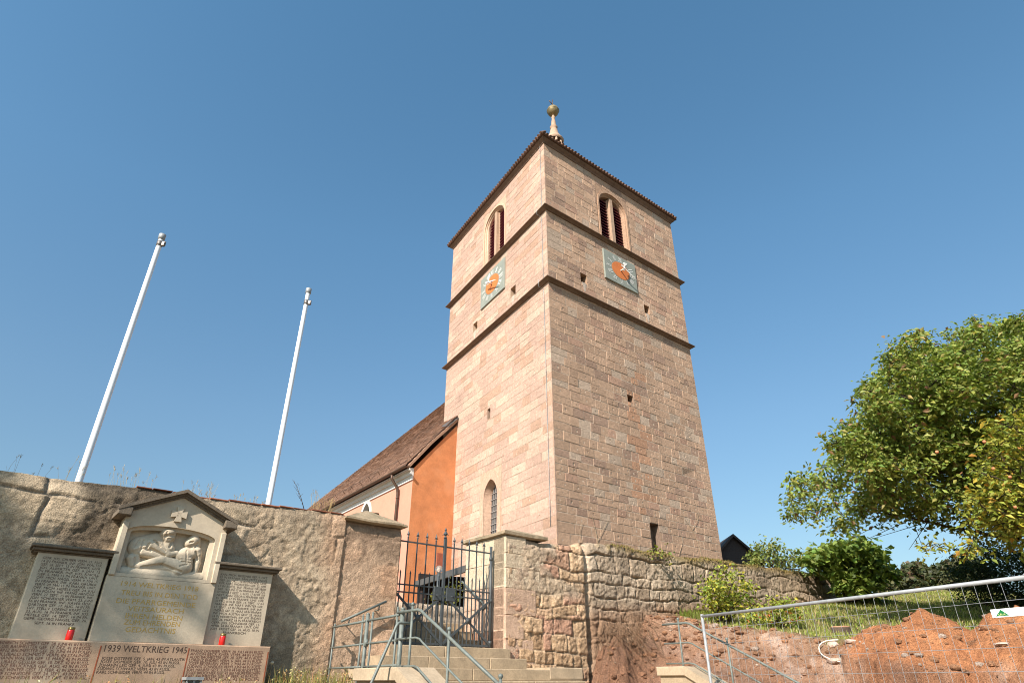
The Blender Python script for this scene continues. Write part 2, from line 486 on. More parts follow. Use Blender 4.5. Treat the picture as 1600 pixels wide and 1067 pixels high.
# recesses of the small openings
def recess(F, h, d, col, chute=False):
    a0, a1, z0, z1 = h
    V = [F.pt(a, z, o) for o in (0, -d) for a, z in ((a0, z0), (a1, z0), (a1, z1), (a0, z1))]
    fs = [(0, 1, 5, 4), (1, 2, 6, 5), (2, 3, 7, 6), (3, 0, 4, 7), (4, 5, 6, 7)]
    mw.add(V, fs, col)
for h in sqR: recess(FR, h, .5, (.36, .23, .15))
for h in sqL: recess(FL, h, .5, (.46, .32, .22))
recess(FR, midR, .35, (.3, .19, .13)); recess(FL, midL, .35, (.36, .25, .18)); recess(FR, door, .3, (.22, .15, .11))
for F, hs in ((FR, sqR), (FL, sqL)):                  # pale runnels below the openings
    for (a0, a1, z0, z1) in hs:
        m_ = (a0 + a1) / 2
        mw.prism(F, [(a0 + .06, z0), (m_ - .03, z0 - .42), (m_ + .05, z0 - .42), (a1 - .1, z0)], -.01, .012, (.5, .4, .32))
# window surrounds belong to the wall
def belfry(F, box, c, hw, zsp, zap, col, proud, pointed):
    a0, a1, z0, z1 = box
    o = arch(c, hw, 18.98, zsp, zap, 9, pointed)
    spandrel(mw, F, o, a0, a1, z1, 0.0, col)
    r2 = arch(c, hw - .10, 18.98, zsp, zap - .10, 9, pointed); r3 = arch(c, hw - .16, 18.98, zsp, zap - .16, 9, pointed)
    r4 = arch(c, hw - .22, 18.98, zsp, zap - .22, 9, pointed)
    loft(mw, F, [(o, 0.0), (o, proud), (r2, proud), (r2, -.03), (r3, -.05), (r3, -.08), (r4, -.13), (r4, -.42)], np.array(col) * 1.12)
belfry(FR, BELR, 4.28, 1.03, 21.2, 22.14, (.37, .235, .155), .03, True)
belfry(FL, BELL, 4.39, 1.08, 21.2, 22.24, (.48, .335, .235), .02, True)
go = arch(4.34, .80, 6.3, 7.86, 8.90); gi = arch(4.34, .53, 6.3, 7.86, 8.56)
spandrel(mw, FL, go, GOTH[0], GOTH[1], GOTH[3], 0.0, (.48, .34, .24))
loft(mw, FL, [(go, 0.0), (go, .018), (gi, .018), (gi, -.02), (arch(4.34, .46, 6.3, 7.86, 8.48), -.30), (arch(4.34, .46, 6.3, 7.86, 8.48), -.5)], (.50, .33, .235))
mw.build('wall', M['ashlar'], tower)

# cornices: one moulded string course round the tower at each level
def ring_course(name, m, prof, parent, ext=0.0):
    """prof: list of (stand out, z); swept round the four sides with mitred corners"""
    mb = MB(); V = []
    c4 = [(NC, -uR, -uL), (bR, uR, -uL), (cF, uR, uL), (bL, -uR, uL)]
    # corner offsets in the skew plan: move so that each face stands out by d
    sk = abs(np.dot(uR, nL)); s2 = abs(np.dot(uL, nR))
    for (d, z) in prof:
        for p, du, dl in c4:
            V.append(p + du * (d / sk) + dl * (d / s2) + UP * z)
    n = len(prof); fs = []
    for i in range(n - 1):
        for k in range(4): fs.append((i * 4 + k, i * 4 + (k + 1) % 4, (i + 1) * 4 + (k + 1) % 4, (i + 1) * 4 + k))
    mb.add(V, fs, (1, 1, 1))
    return mb.build(name, m, parent)
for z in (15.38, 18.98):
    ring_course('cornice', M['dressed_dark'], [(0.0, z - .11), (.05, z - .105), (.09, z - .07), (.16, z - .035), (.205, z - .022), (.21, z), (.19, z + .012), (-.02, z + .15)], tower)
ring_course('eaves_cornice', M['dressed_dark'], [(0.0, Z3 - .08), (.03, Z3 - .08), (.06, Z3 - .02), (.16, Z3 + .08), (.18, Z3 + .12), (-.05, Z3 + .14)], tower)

# belfry windows: mullion, louvres, black plate behind, painted as the chamber's shade
def belfry_parts(F, c, hw, zsp, zap):
    fr = MB()
    fr.prism(F, [(c - .17, 18.96), (c - .17, zap - .36), (c, zap - .24), (c + .17, zap - .36), (c + .17, 18.96)], -.30, -.20, None)
    fr.prism(F, [(c - .10, 18.96), (c - .10, zap - .30), (c, zap - .24), (c + .10, zap - .30), (c + .10, 18.96)], -.20, -.06, None)
    w = fr.build('window', M['dressed'], tower)
    iw = hw - .22
    pts = arch(c, iw, 18.98, zsp, zap - .22)
    dk = MB(); dk.prism(F, pts, -.44, -.40); dk.build('shade_backing', M['dark'], w)
    for sgn in (-1, 1):
        lv = MB(); z = 19.06
        while z < zap - .45:
            x1 = iw
            if z > zsp: x1 = iw * math.sqrt(max(0, 1 - ((z - zsp) / (zap - .22 - zsp)) ** 2)) 
            lo, hi = .17, x1 - .02
            if hi - lo > .05:
                a0, a1 = (c + lo, c + hi) if sgn > 0 else (c - hi, c - lo)
                lv.add([F.pt(a, zz, o) for (zz, o) in ((z + .11, -.37), (z + .135, -.37), (z, -.19), (z - .03, -.19)) for a in (a0, a1)],
                       [(0, 1, 3, 2), (2, 3, 5, 4), (4, 5, 7, 6), (6, 7, 1, 0), (0, 2, 4, 6), (1, 7, 5, 3)])
            z += .17
        lv.build('louvre', M['louvre'], w)
belfry_parts(FR, 4.28, 1.03, 21.2, 22.14)
belfry_parts(FL, 4.39, 1.08, 21.2, 22.24)
# pointed window near the foot
gw = MB(); gp = arch(4.34, .46, 6.3, 7.86, 8.48)
gw.prism(FL, gp, -.34, -.31)
gwin = gw.build('arched_window', M['glass'], tower)
gb = MB()
for a in (4.04, 4.19, 4.34, 4.49, 4.64):
    top = 7.86 + (.62 * math.sqrt(max(0, 1 - (abs(a - 4.34) / .46) ** 1.5)))
    gb.fbox(FL, a - .009, a + .009, 6.3, top, -.31, -.285)
for z in np.arange(6.45, 8.4, .235):
    hw = .46 if z < 7.86 else .46 * math.sqrt(max(0, 1 - ((z - 7.86) / .62) ** 1.4))
    gb.fbox(FL, 4.34 - hw, 4.34 + hw, z - .011, z + .011, -.283, -.268)
gb.build('lead_bars', M['leadbar'], gwin)

# ------------------------------------------------------------------ lettering
_tc = {}
def text_arrays(s):
    if s in _tc: return _tc[s]
    cu = bpy.data.curves.new('t', 'FONT'); cu.body = s; cu.resolution_u = 2
    o = bpy.data.objects.new('t', cu); COL.objects.link(o)
    dg = bpy.context.evaluated_depsgraph_get()
    me = bpy.data.meshes.new_from_object(o.evaluated_get(dg))
    v = np.zeros(len(me.vertices) * 3); me.vertices.foreach_get('co', v); v = v.reshape(-1, 3)
    f = [list(p.vertices) for p in me.polygons]
    bpy.data.objects.remove(o); bpy.data.curves.remove(cu); bpy.data.meshes.remove(me)
    _tc[s] = (v, f); return v, f
def letters(mb, F, s, a0, a1, z, h, o, fit=True, sgn=1, zslope=0.0):
    v, f = text_arrays(s)
    if len(v) == 0: return
    x0, x1 = v[:, 0].min(), v[:, 0].max()
    w = x1 - x0; H = .70
    sx = (a1 - a0) / w; 
    if not fit: sx = min(sx, h / H * 1.15)
    P = [F.pt(a0 + sgn * (p[0] - x0) * sx, z + p[1] * h / H, o) for p in v]
    mb.add(P, f)

# ------------------------------------------------------------------ tower clocks
def clock(F, sgn, ac, zc, w, h):
    o0, o1 = .0, .07
    pl = MB(); pl.bbox(F, ac - w / 2, ac + w / 2, zc - h / 2, zc + h / 2, o0, o1, .012)
    ck = pl.build('clock', M['clock_plate'], tower)
    def cp(x, y): return (ac + sgn * x * w / 2, zc + y * h / 2)
    d = MB()
    pts = [cp(.55 * math.cos(t), .55 * math.sin(t)) for t in np.linspace(0, 2 * math.pi, 40, endpoint=False)]
    d.prism(F, pts, o1, o1 + .008); d.build('dial_disc', M['clock_disc'], ck)
    for k, s in enumerate(('XII', 'I', 'II', 'III', 'IIII', 'V', 'VI', 'VII', 'VIII', 'IX', 'X', 'XI')):
        t = math.pi / 2 - k * math.pi / 6
        v, f = text_arrays(s)
        x0, x1 = v[:, 0].min(), v[:, 0].max()
        wid = {1: .07, 2: .14, 3: .2, 4: .25}[len(s)]
        if s in ('V', 'X'): wid = .14
        er = np.array([math.cos(t), math.sin(t)]); et = np.array([math.sin(t), -math.cos(t)])
        r0 = .61 if k % 3 else .60; r1 = .90
        P = []
        for p in v:
            q = er * (r0 + (p[1] / .7) * (r1 - r0)) + et * ((p[0] - x0) / (x1 - x0) - .5) * wid
            P.append(F.pt(*cp(*q), o1 + .010))
        nm = MB(); nm.add(P, f); nm.build('numeral', M['clock_white'], ck)
    hd = MB()
    def hand(t, L, wd, o, tail, spade):
        er = np.array([math.cos(t), math.sin(t)]); et = np.array([math.sin(t), -math.cos(t)])
        prof = [(-tail, -wd * .9), (-.02, -wd * .6), (L * .55, -wd * .55)] + ([(L * .6, -wd * 1.7), (L * .8, -wd * 1.5)] if spade else []) + [(L, 0)]
        poly = prof + [(r, -q) for r, q in prof[:-1][::-1]]
        hd.prism(F, [cp(*(er * r + et * q)) for r, q in poly], o, o + .02)
    hand(R_(90 - 10), .52, .055, .26, .12, True)
    hand(R_(90 - 118), .86, .05, .30, .22, False)
    c0 = F.pt(ac, zc, 0)
    hd.tube([F.pt(ac, zc, o1), F.pt(ac, zc, .33)], .035, 8)
    hd.build('clock_hands', M['clock_white'], ck)
clock(FR, 1, 4.34, 17.66, 2.08, 1.56)
clock(FL, -1, 4.40, 17.69, 2.20, 1.66)

# ------------------------------------------------------------------ tower roof, finial, lightning conductor
skR = abs(np.dot(uR, nL)); skL = abs(np.dot(uL, nR))
def tcorner(k, d):
    p, du, dl = [(NC, -uR, -uL), (bR, uR, -uL), (cF, uR, uL), (bL, -uR, uL)][k]
    return p + du * (d / skR) + dl * (d / skL)
CEN = (NC + cF) / 2
rm = MB()
E_ = [tcorner(k, .27) + UP * 22.97 for k in range(4)]
So = [tcorner(k, .25) + UP * 22.92 for k in range(4)]
In = [tcorner(k, .0) + UP * 22.93 for k in range(4)]
mid = [CEN * .55 + tcorner(k, .34) * .45 + UP * 26.4 for k in range(4)]
for q in (mid,):
    for i in range(4): q[i][2] = 26.6
AP = np.array([CEN[0], CEN[1], 28.3])
V = E_ + So + In + mid + [AP]
fs = []
for k in range(4):
    n = (k + 1) % 4
    fs += [(k, n, 4 + n, 4 + k), (4 + k, 4 + n, 8 + n, 8 + k), (k, n, 12 + n, 12 + k), (12 + k, 12 + n, 16)]
rm.add(V, fs, (.12, .07, .05))
# rows of convex tiles along the eaves
for k in range(4):
    p, q = E_[k], E_[(k + 1) % 4]
    L = np.linalg.norm(q - p); n = int(L / .19); d = (q - p) / L
    inw = unit(np.array([CEN[0], CEN[1], 0]) - np.array([(p[0] + q[0]) / 2, (p[1] + q[1]) / 2, 0]))
    for i in range(n):
        b = p + d * ((i + .5) * L / n) + UP * .0 - inw * (.03 + .02 * random.random())
        e = b + inw * .30 + UP * .26
        c = np.array([.16, .085, .055]) * random.uniform(.6, 1.2)
        rm.tube([b, e], .06, 6, c)
rm.build('roof', M['tile'], tower)
lt = MB()
lb = 28.2
for t in range(8):
    a = t * math.pi / 4 + .2
    p = CEN + np.array([math.cos(a), math.sin(a), 0]) * .42
    lt.tube([p + UP * lb, p + UP * (lb + 1.6)], .07, 6)
lt.lathe(CEN + UP * lb, [(.6, -.4), (.62, .12), (.5, .2)], 8, smooth=False)
lt.lathe(CEN + UP * (lb + 1.55), [(.5, 0), (.58, .1), (.5, .22), (.30, .6), (.22, 1.0), (.17, 1.15), (.24, 1.25), (.15, 1.4), (.13, 1.75), (.09, 2.0), (.12, 2.1), (.08, 2.2), (.07, 2.55)], 16)
lant = lt.build('roof_lantern', M['dressed'], tower)
zb_ = 32.42
fb = MB(); fb.lathe(CEN + UP * zb_, [(.01, -.385), (.11, -.37), (.22, -.31), (.31, -.21), (.365, -.055), (.375, 0), (.365, .07), (.31, .21), (.22, .31), (.11, .37), (.01, .385)], 24)
fb.lathe(CEN + UP * zb_, [(.376, -.03), (.392, 0), (.376, .03)], 24)
ball = fb.build('finial_ball', M['gilt'], tower)
wv = MB(); wv.tube([CEN + UP * (zb_ + .35), CEN + UP * (zb_ + 1.0)], .025, 6)
wv.tube([CEN + UP * (zb_ + .72) - uR * .3, CEN + UP * (zb_ + .5) + uR * .12], .03, 6)
wv.build('weather_vane', M['copper'], ball)
lc = MB()
for off, zz in ((.3, (6.0, 15.1)), (.3, (15.5, 18.7)), (.27, (19.1, 22.7))):
    lc.tube([FL.pt(off, z, .025) for z in np.linspace(zz[0], zz[1], 14)], .010, 5)
for z0 in (15.1, 18.7):
    lc.tube([FL.pt(.3, z0, .025), FL.pt(.3, z0 + .02, .26), FL.pt(.3, z0 + .35, .25), FL.pt(.29, z0 + .45, .025)], .010, 5)
for z in np.arange(6.5, 22.6, 1.0): lc.fbox(FL, .285, .315, z, z + .02, 0, .035)
lc.build('lightning_conductor', M['galv'], tower)

# ------------------------------------------------------------------ the nave beside the tower
nave = thing('church_nave', (GC[0], GC[1], ZB), 'pink and orange plastered church nave with a steep tiled roof behind the tower', 'church')
ZE = 9.45
NL = 16.7; NWD = 13.2
A0 = GC; A1 = GC + uR * NWD; A2 = A1 + uN * NL; A3 = GC + uN * NL
g = MB()
ztop = lambda a: ZE + (a + 2.08) * 1.2 
sw = (-1.33, -1.05, 7.0, 7.42)
plate_holes(g, FG, -2.08, .0, ZB - .3, 9.42, [], 0, None)
g.add([FG.pt(-2.08, 9.42), FG.pt(.6, 9.42), FG.pt(.6, ztop(.6) - .12), FG.pt(-2.08, 9.44)], [(0, 1, 2, 3)])
g.add([FG.pt(0, ZB - .3), FG.pt(6, ZB - .3), FG.pt(6, 9.42), FG.pt(0, 9.42)], [(0, 1, 2, 3)])
g.build('gable_wall', M['plaster_orange'], nave)
sa0, sz1_ = FG.px(682.5, 863); sa1, sz0_ = FG.px(692, 885)
M['shutter'] = mat('red brown shutter', (.27, .085, .05), .7, .2, 8)
sh = MB(); sh.bbox(FG, sa0, sa1, sz0_, sz1_, -.02, .025, .01); shm = sh.build('shutter', M['shutter'], nave)
s = MB()
WIN = [4.4, 9.0, 13.4]
hol = [(w - .62, w + .62, 5.2, 9.2) for w in WIN]
plate_holes(s, FN, 0, NL, ZB - .3, ZE, hol, 0, None)
for w in WIN: spandrel(s, FN, arch(w, .6, 5.2, 8.2, 9.1), w - .62, w + .62, 9.2, 0, None)
s.add([A1 + UP * ZB, A2 + UP * ZB, A2 + UP * ZE, A1 + UP * ZE, A3 + UP * ZB, A3 + UP * ZE], [(0, 1, 2, 3), (1, 4, 5, 2)])
s.build('side_wall', M['plaster_pink'], nave)
for w in WIN:
    o = MB(); loft(o, FN, [(arch(w, .6, 5.2, 8.2, 9.1), 0), (arch(w, .6, 5.2, 8.2, 9.1), .04), (arch(w, .45, 5.2, 8.2, 8.88), .04), (arch(w, .45, 5.2, 8.2, 8.88), -.22)])
    ow = o.build('window', M['white'], nave)
    p = MB(); p.prism(FN, arch(w, .45, 5.2, 8.2, 8.88), -.26, -.23); p.build('pane', M['glass'], ow)
cn = MB()
for k, (o0, z0, z1) in enumerate(((.05, ZE - .5, ZE - .3), (.12, ZE - .3, ZE - .12), (.2, ZE - .12, ZE - .02))):
    cn.fbox(FN, -.02, NL, z0, z1, -.01, o0)
cn.build('eaves_moulding', M['white'], nave)
# roof: courses of flat tiles on the real slope, hipped at the far end
ROOFZ = 17.0
gut = FN.pt(0, ZE, .42)
run = (ROOFZ - ZE) / 1.14
sl = unit(uR * run + UP * (ROOFZ - ZE)); slen = np.linalg.norm(uR * run + UP * (ROOFZ - ZE))
rf = MB()
def hipS(d): return NL + .4 - (d / slen) * 9.2
nrm = unit(np.cross(sl, uN)); nrm = nrm if nrm[2] > 0 else -nrm
rg = random.Random(5)
rows = int(slen / .165)
for r in range(rows):
    d0 = r * .165; d1 = d0 + .19
    x = -.06 + (.09 if r % 2 else 0)
    lim = hipS(d0 + .08)
    # the slope is flatter at the foot (bellcast)
    lift = lambda d: -.22 * math.exp(-((d) / 1.1) ** 2) + .25 * math.exp(-(d / .5))
    while x < lim:
        w = .178
        c = np.array([.34, .205, .14]) * rg.uniform(.75, 1.2)
        if rg.random() < .08: c = np.array([.19, .12, .09]) * rg.uniform(.8, 1.2)
        if rg.random() < .05: c = np.array([.28, .17, .11])
        t = .014 + rg.uniform(0, .01)
        P = [gut + uN * x + sl * d0 + nrm * (t + .012), gut + uN * (x + w - .006) + sl * d0 + nrm * (t + .012 + rg.uniform(-.004, .004)),
             gut + uN * (x + w - .006) + sl * d1 + nrm * .004, gut + uN * x + sl * d1 + nrm * .004]
        Pb = [P[0] - nrm * .016, P[1] - nrm * .016]
        rf.add(P + Pb, [(3, 2, 1, 0), (1, 5, 4, 0)] if np.dot(np.cross(uN, sl), nrm) < 0 else [(0, 1, 2, 3), (0, 4, 5, 1)], c)
        x += .178
# far side and hip as plain slopes
T0 = gut + sl * slen - uN * .25; T1 = gut + uN * hipS(slen) + sl * slen
B0 = A1 + UP * ZE + uR * .4; Bf = A2 + UP * ZE + uR * .4; G1 = gut + uN * (NL + .4)
rf.add([T0, T1, Bf, B0, G1, gut - uN * .25, T0], [(0, 1, 2, 3), (4, 2, 1)], (.2, .11, .07))
rf.build('roof', M['tile'], nave, fix=False)
# verge boards / lead flashing where the roof meets tower and gable
vb = MB()
P0 = FG.pt(-2.3, ZE - .02, .10); P1 = FG.pt(-1.3, 10.66, .10); P2 = FG.pt(-.02, 12.02, .10)
for p, q in ((P0, P1), (P1, P2)):
    up = unit(np.cross(q - p, nR)); up = up if up[2] > 0 else -up
    vb.add([p - nR * .25, p, q, q - nR * .25, p + up * .10 - nR * .25, p + up * .10, q + up * .10, q + up * .10 - nR * .25], [(0, 1, 2, 3), (4, 5, 6, 7), (1, 2, 6, 5), (0, 1, 5, 4), (2, 3, 7, 6)], (.3, .18, .12))
vb.build('verge', M['tile'], nave)
lf = MB(); lf.add([FG.pt(-.55, 11.62, .13), FG.pt(.02, 12.2, .13), FG.pt(.02, 12.32, -.4), FG.pt(-.6, 11.75, -.4)], [(0, 1, 2, 3)]); lf.build('lead_flashing', M['lead'], nave)
gt = MB()
gp_ = FN.pt(0, ZE - .02, .44)
n = 7; V = []
for x in (-.3, NL + .4):
    for k in range(n):
        t = math.pi + math.pi * k / (n - 1)
        V.append(gp_ + uN * x + FN.n * (.075 * math.cos(t)) + UP * (.075 * math.sin(t)))
gt.add(V, [(k, k + 1, n + k + 1, n + k) for k in range(n - 1)], smooth=True)
for x in np.arange(.2, NL, .8): gt.tube([gp_ + uN * x - FN.n * .09 + UP * .05, gp_ + uN * x + FN.n * .0 - UP * .085, gp_ + uN * x + FN.n * .085 + UP * .02], .012, 5)
gutter = gt.build('gutter', M['copper'], nave)
sg = MB()
for x in np.arange(.1, NL, 1.0):
    b = gut + uN * x + sl * .55 + nrm * .02
    sg.tube([b, b + nrm * .22 + sl * .02], .012, 5)
sg.tube([gut + uN * -.1 + sl * .56 + nrm * .22, gut + uN * (NL - .5) + sl * .56 + nrm * .22], .014, 5)
sg.build('snow_guard', M['copper'], nave)
dp = MB()
dp.tube([FN.pt(1.1, ZE - .1, .44), FN.pt(1.1, ZE - .28, .42), FN.pt(1.1, ZE - .62, .14), FN.pt(1.1, ZE - .85, .10), FN.pt(1.1, ZB - .2, .10)], .058, 10)
for z in (4.5, 6.8, 8.4): dp.tube([FN.pt(1.1, z, .1), FN.pt(1.1, z + .05, .1)], .068, 10)
dp.build('downpipe', M['copper'], nave)
# ------------------------------------------------------------------ rubble masonry as a real surface
def courses(A, Z, seed, hr, lr, warp=.03):
    """irregular coursed stones: distance to the nearest joint and three random numbers per stone"""
    rg = np.random.default_rng(seed)
    a = A + fbm(A * 2.2, Z * 2.2, seed + 50, 3) * warp; z = Z + fbm(A * 1.3 + 9, Z * 2.0, seed + 60, 3) * warp * 1.4
    zb = [Z.min() - 1.0]
    while zb[-1] < Z.max() + 1: zb.append(zb[-1] + rg.uniform(*hr))
    zb = np.array(zb); ri = np.clip(np.searchsorted(zb, z) - 1, 0, len(zb) - 2)
    d = np.zeros_like(a); rnd = np.zeros(a.shape + (3,))
    for r in np.unique(ri):
        m = ri == r
        ab = [A.min() - 1 - rg.random()]
        while ab[-1] < A.max() + 1: ab.append(ab[-1] + rg.uniform(*lr))
        ab = np.array(ab); ci = np.clip(np.searchsorted(ab, a[m]) - 1, 0, len(ab) - 2)
        h = zb[r + 1] - zb[r]
        dd = np.minimum(np.minimum(a[m] - ab[ci], ab[ci + 1] - a[m]), np.minimum(z[m] - zb[r], zb[r + 1] - z[m]))
        d[m] = dd; tab = rg.random((len(ab), 3)); rnd[m] = tab[ci]
    return d, rnd
def field_wall(mb, F, a0, a1, zb, ztop, fn, res=.022, back=.5, cap0=True, cap1=True):
    na = int((a1 - a0) / res) + 1
    a = np.linspace(a0, a1, na); zt = ztop(a)
    nz = int((zt.max() - zb) / res) + 1
    t = np.linspace(0, 1, nz)
    A = np.repeat(a[None], nz, 0); Z = zb + (zt[None] - zb) * t[:, None]
    O, C = fn(A, Z)
    # round the arris at the top
    O = O - .05 * sstep(.93, 1.0, t)[:, None] ** 2
    # top surface
    ex = [(-.10, .012), (-.22, .02), (-.36, .0), (-back, -.05)]
    for k, (o, dz) in enumerate(ex):
        A = np.vstack([A, A[-1:]]); Z = np.vstack([Z, zt[None] + dz + fbm(a * 3, a * 0 + k, 77, 3)[None] * .03]); O = np.vstack([O, np.full((1, na), o)])
        C = np.concatenate([C, C[nz - 1 - k - 1:nz - k - 1]], 0)
    A = np.vstack([A, A[-1:]]); Z = np.vstack([Z, np.full((1, na), zb)]); O = np.vstack([O, np.full((1, na), -back)]); C = np.concatenate([C, C[-1:]], 0)
    m = A.shape[0]
    def padcol(A, Z, O, C, side, o):
        s = slice(0, 1) if side == 0 else slice(-1, None)
        col = np.maximum(np.minimum(O[:, s], o), -back)
        parts = ([A[:, s], A], [Z[:, s], Z], [col, O], [C[:, s], C]) if side == 0 else ([A, A[:, s]], [Z, Z[:, s]], [O, col], [C, C[:, s]])
        return tuple(np.concatenate(p, 1) for p in parts)
    for side, on in ((0, cap0), (1, cap1)):
        if on:
            for o in (-.03, -.15, -.3, -back): A, Z, O, C = padcol(A, Z, O, C, side, o)
    P = F.o + A[..., None] * F.u + O[..., None] * F.n + Z[..., None] * UP
    mb.grid(P, C)

def lerp(c0, c1, t): return np.asarray(c0) * (1 - t[..., None]) + np.asarray(c1) * t[..., None]
def left_field(A, Z):
    d, r = courses(A, Z, 4, (.26, .5), (.4, .95), .05)
    n1 = fbm(A * 1.1, Z * 1.1, 21, 4); n2 = fbm(A * 5, Z * 5, 22, 5, .6); n3 = fbm(A * 22, Z * 22, 23, 3, .6)
    face = sstep(.0, .035, d)
    bare = sstep(.05, .3, n1 + .55 * sstep(-4.2, -5.2, A) - .12 + .2 * (r[..., 0] - .5) - .35 * sstep(-4.6, -4.0, A) * sstep(-1.2, -2.4, A))   # where the render has fallen off
    bed = fbm(A * 1.2, Z * 26, 24, 3) * sstep(.4, .8, r[..., 1])
    stone = .012 + .03 * face * (.6 + .8 * r[..., 2]) + .008 * bed + n3 * .009 + n2 * .012
    rend = .034 + n2 * .011 + n3 * .012 + fbm(A * 2.4, Z * 2.4, 26, 3) * .007 - .012 * sstep(.30, .33, fbm(A * 2.1 + 5, Z * 3.1, 27, 4))
    crack = np.abs(fbm(A * 1.5 + 3, Z * 1.5, 29, 4)); rend = rend - .013 * sstep(.016, .0, crack) - .012 * sstep(.02, .0, d) * sstep(-.2, .2, n1)
    O = rend * (1 - bare) + stone * bare
    sc = lerp((.42, .32, .21), (.55, .425, .29), r[..., 0]) * (1 + .22 * bed[..., None])
    sc = lerp((.30, .24, .18), sc, face)
    rc = lerp((.36, .265, .175), (.53, .405, .275), np.clip(n2 * 1.1 + n3 * .5 + .5, 0, 1))
    C = rc * (1 - bare[..., None]) + sc * bare[..., None]
    # grey black lichen round the memorial's shoulders and along the top
    lich = sstep(.0, .32, fbm(A * 1.3 + 40, Z * 1.0, 31, 4) + .6 * np.exp(-((A + 4.35) / .45) ** 2) * sstep(2.4, 3.2, Z) - .15) * sstep(-1.5, -2.5, A)
    C = C * (1 - (.68 + .25 * n3)[..., None] * lich[..., None] ** .8)
    top = sstep(.28, .06, (3.9 - Z)) ; C = C * (1 - .35 * (top * sstep(-.3, .3, n2 + .2))[..., None])
    low = sstep(2.3, 1.6, Z + n1 * .3) * sstep(-2.2, -1.8, A); C = C * (1 - .35 * low[..., None])  # damp and shadow painted into the colour low down, right of the memorial
    # warm bare blocks where the wall nears the gate
    red = sstep(-1.75, -1.05, A + n1 * .5); C = C * (1 - .8 * red[..., None]) + lerp((.47, .275, .165), (.52, .34, .22), r[..., 1]) * .8 * red[..., None]
    return O, C
top_l = lambda a: np.interp(a, [-9.6, -5.43, -4.65, -3.6, -2.3, -1.03], [3.55, 3.80, 3.83, 3.86, 3.90, 3.93]) + fbm(a * 2.1, a * 0, 91, 4) * .035
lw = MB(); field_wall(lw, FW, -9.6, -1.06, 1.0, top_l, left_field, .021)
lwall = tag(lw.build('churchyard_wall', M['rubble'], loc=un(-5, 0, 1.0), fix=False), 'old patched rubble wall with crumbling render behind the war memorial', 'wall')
br = MB(); rg = random.Random(3)
a = -4.0
while a < -1.1:
    l = rg.uniform(.16, .30)
    z = float(top_l(np.array([a]))[0]) + .005
    if True:
        c = np.array([.30, .115, .065]) * rg.uniform(.6, 1.15)
        if a < -3.4: c = c * .6
        hgt = rg.uniform(.014, .024)
        br.bbox(FW, a, a + l - .012, z, z + hgt, -.42, -.005 + rg.uniform(-.01, .012), .006, c)
    a += l
tag(br.build('brick_coping', M['brick'], loc=un(-2.5, 0, 3.9)), 'row of red bricks capping the top of the rubble wall beside the memorial', 'coping')

def pier_field(A, Z):
    d, r = courses(A, Z, 12, (.38, .52), (.45, .8), .025)
    n1 = fbm(A * 1.5, Z * 1.5, 41, 4); n2 = fbm(A * 6, Z * 6, 42, 5, .6); n3 = fbm(A * 24, Z * 24, 43, 3, .6)
    face = sstep(0, .02, d)
    lay = fbm(A * 1.0, Z * 18, 44, 3)
    cover = sstep(.0, .3, n1 + .1)
    O = .012 + .012 * face * (1 - .8 * cover) + n2 * .012 + n3 * .005 + lay * .006 * (1 - cover)
    C = lerp((.47, .28, .17), (.53, .36, .24), r[..., 0])
    C = lerp(C, np.array((.50, .34, .225)), cover * .7)
    gy = sstep(.25, .5, fbm(A * 2 + 8, Z * 2, 45, 4) + .5 * sstep(3.3, 3.8, Z) - .05); C = C * (1 - .4 * gy[..., None])
    C = C * (1 - .25 * (1 - face)[..., None] * (1 - cover)[..., None])
    return O, C
lp = thing('gate_pier', un(-.58, 0, 1.2), 'reddish rendered stone gate pier with a grey gabled cap left of the gate', 'gate pier', 'gate piers')
mb = MB(); field_wall(mb, FW, -1.07, -.07, 1.2, lambda a: a * 0 + 3.86, pier_field, .02, back=.55)
mb.build('masonry', M['rubble'], lp, fix=False)
def cap_stone(parent, a0, a1, n0, n1, z, th, rise, ridge_n, ridge_a):
    """hipped cap; n1 front"""
    mb = MB(); rg = random.Random(int(z * 100))
    def loop(d, zz): return [un(a0 - d, n1 + d, zz), un(a1 + d, n1 + d, zz), un(a1 + d, n0 - d, zz), un(a0 - d, n0 - d, zz)]
    R = [un(ridge_a[0], ridge_n[0], z + th + rise), un(ridge_a[1], ridge_n[1], z + th + rise)]
    # finely divided so the mossy surface can undulate
    L0, L1, L2 = loop(-.05, z), loop(0, z + .02), loop(0, z + th)
    V = L0 + L1 + L2 + R
    fs = [(3, 2, 1, 0)]
    for k in range(4):
        j = (k + 1) % 4
        fs += [(k, j, 4 + j, 4 + k), (4 + k, 4 + j, 8 + j, 8 + k)]
    fs += [(8, 9, 12), (9, 10, 13, 12), (10, 11, 13), (11, 8, 12, 13)]
    me = bpy.data.meshes.new('t'); me.from_pydata([tuple(p) for p in V], [], fs)
    bm = bmesh.new(); bm.from_mesh(me)
    bmesh.ops.subdivide_edges(bm, edges=bm.edges, cuts=7, use_grid_fill=True)
    for v in bm.verts:
        p = v.co; q = mnoise.noise_vector(p * 3.0) * .014 + mnoise.noise_vector(p * 9) * .007; v.co = p + q
    bm.verts.index_update()
    mb.add([tuple(v.co) for v in bm.verts], [[v.index for v in f.verts] for f in bm.faces])
    bm.free(); bpy.data.meshes.remove(me)
    return mb.build('cap_stone', M['cap'], parent)
cap_stone(lp, -1.10, .0, -.6, .10, 3.86, .05, .21, (-.22, -.22), (-.62, -.40))

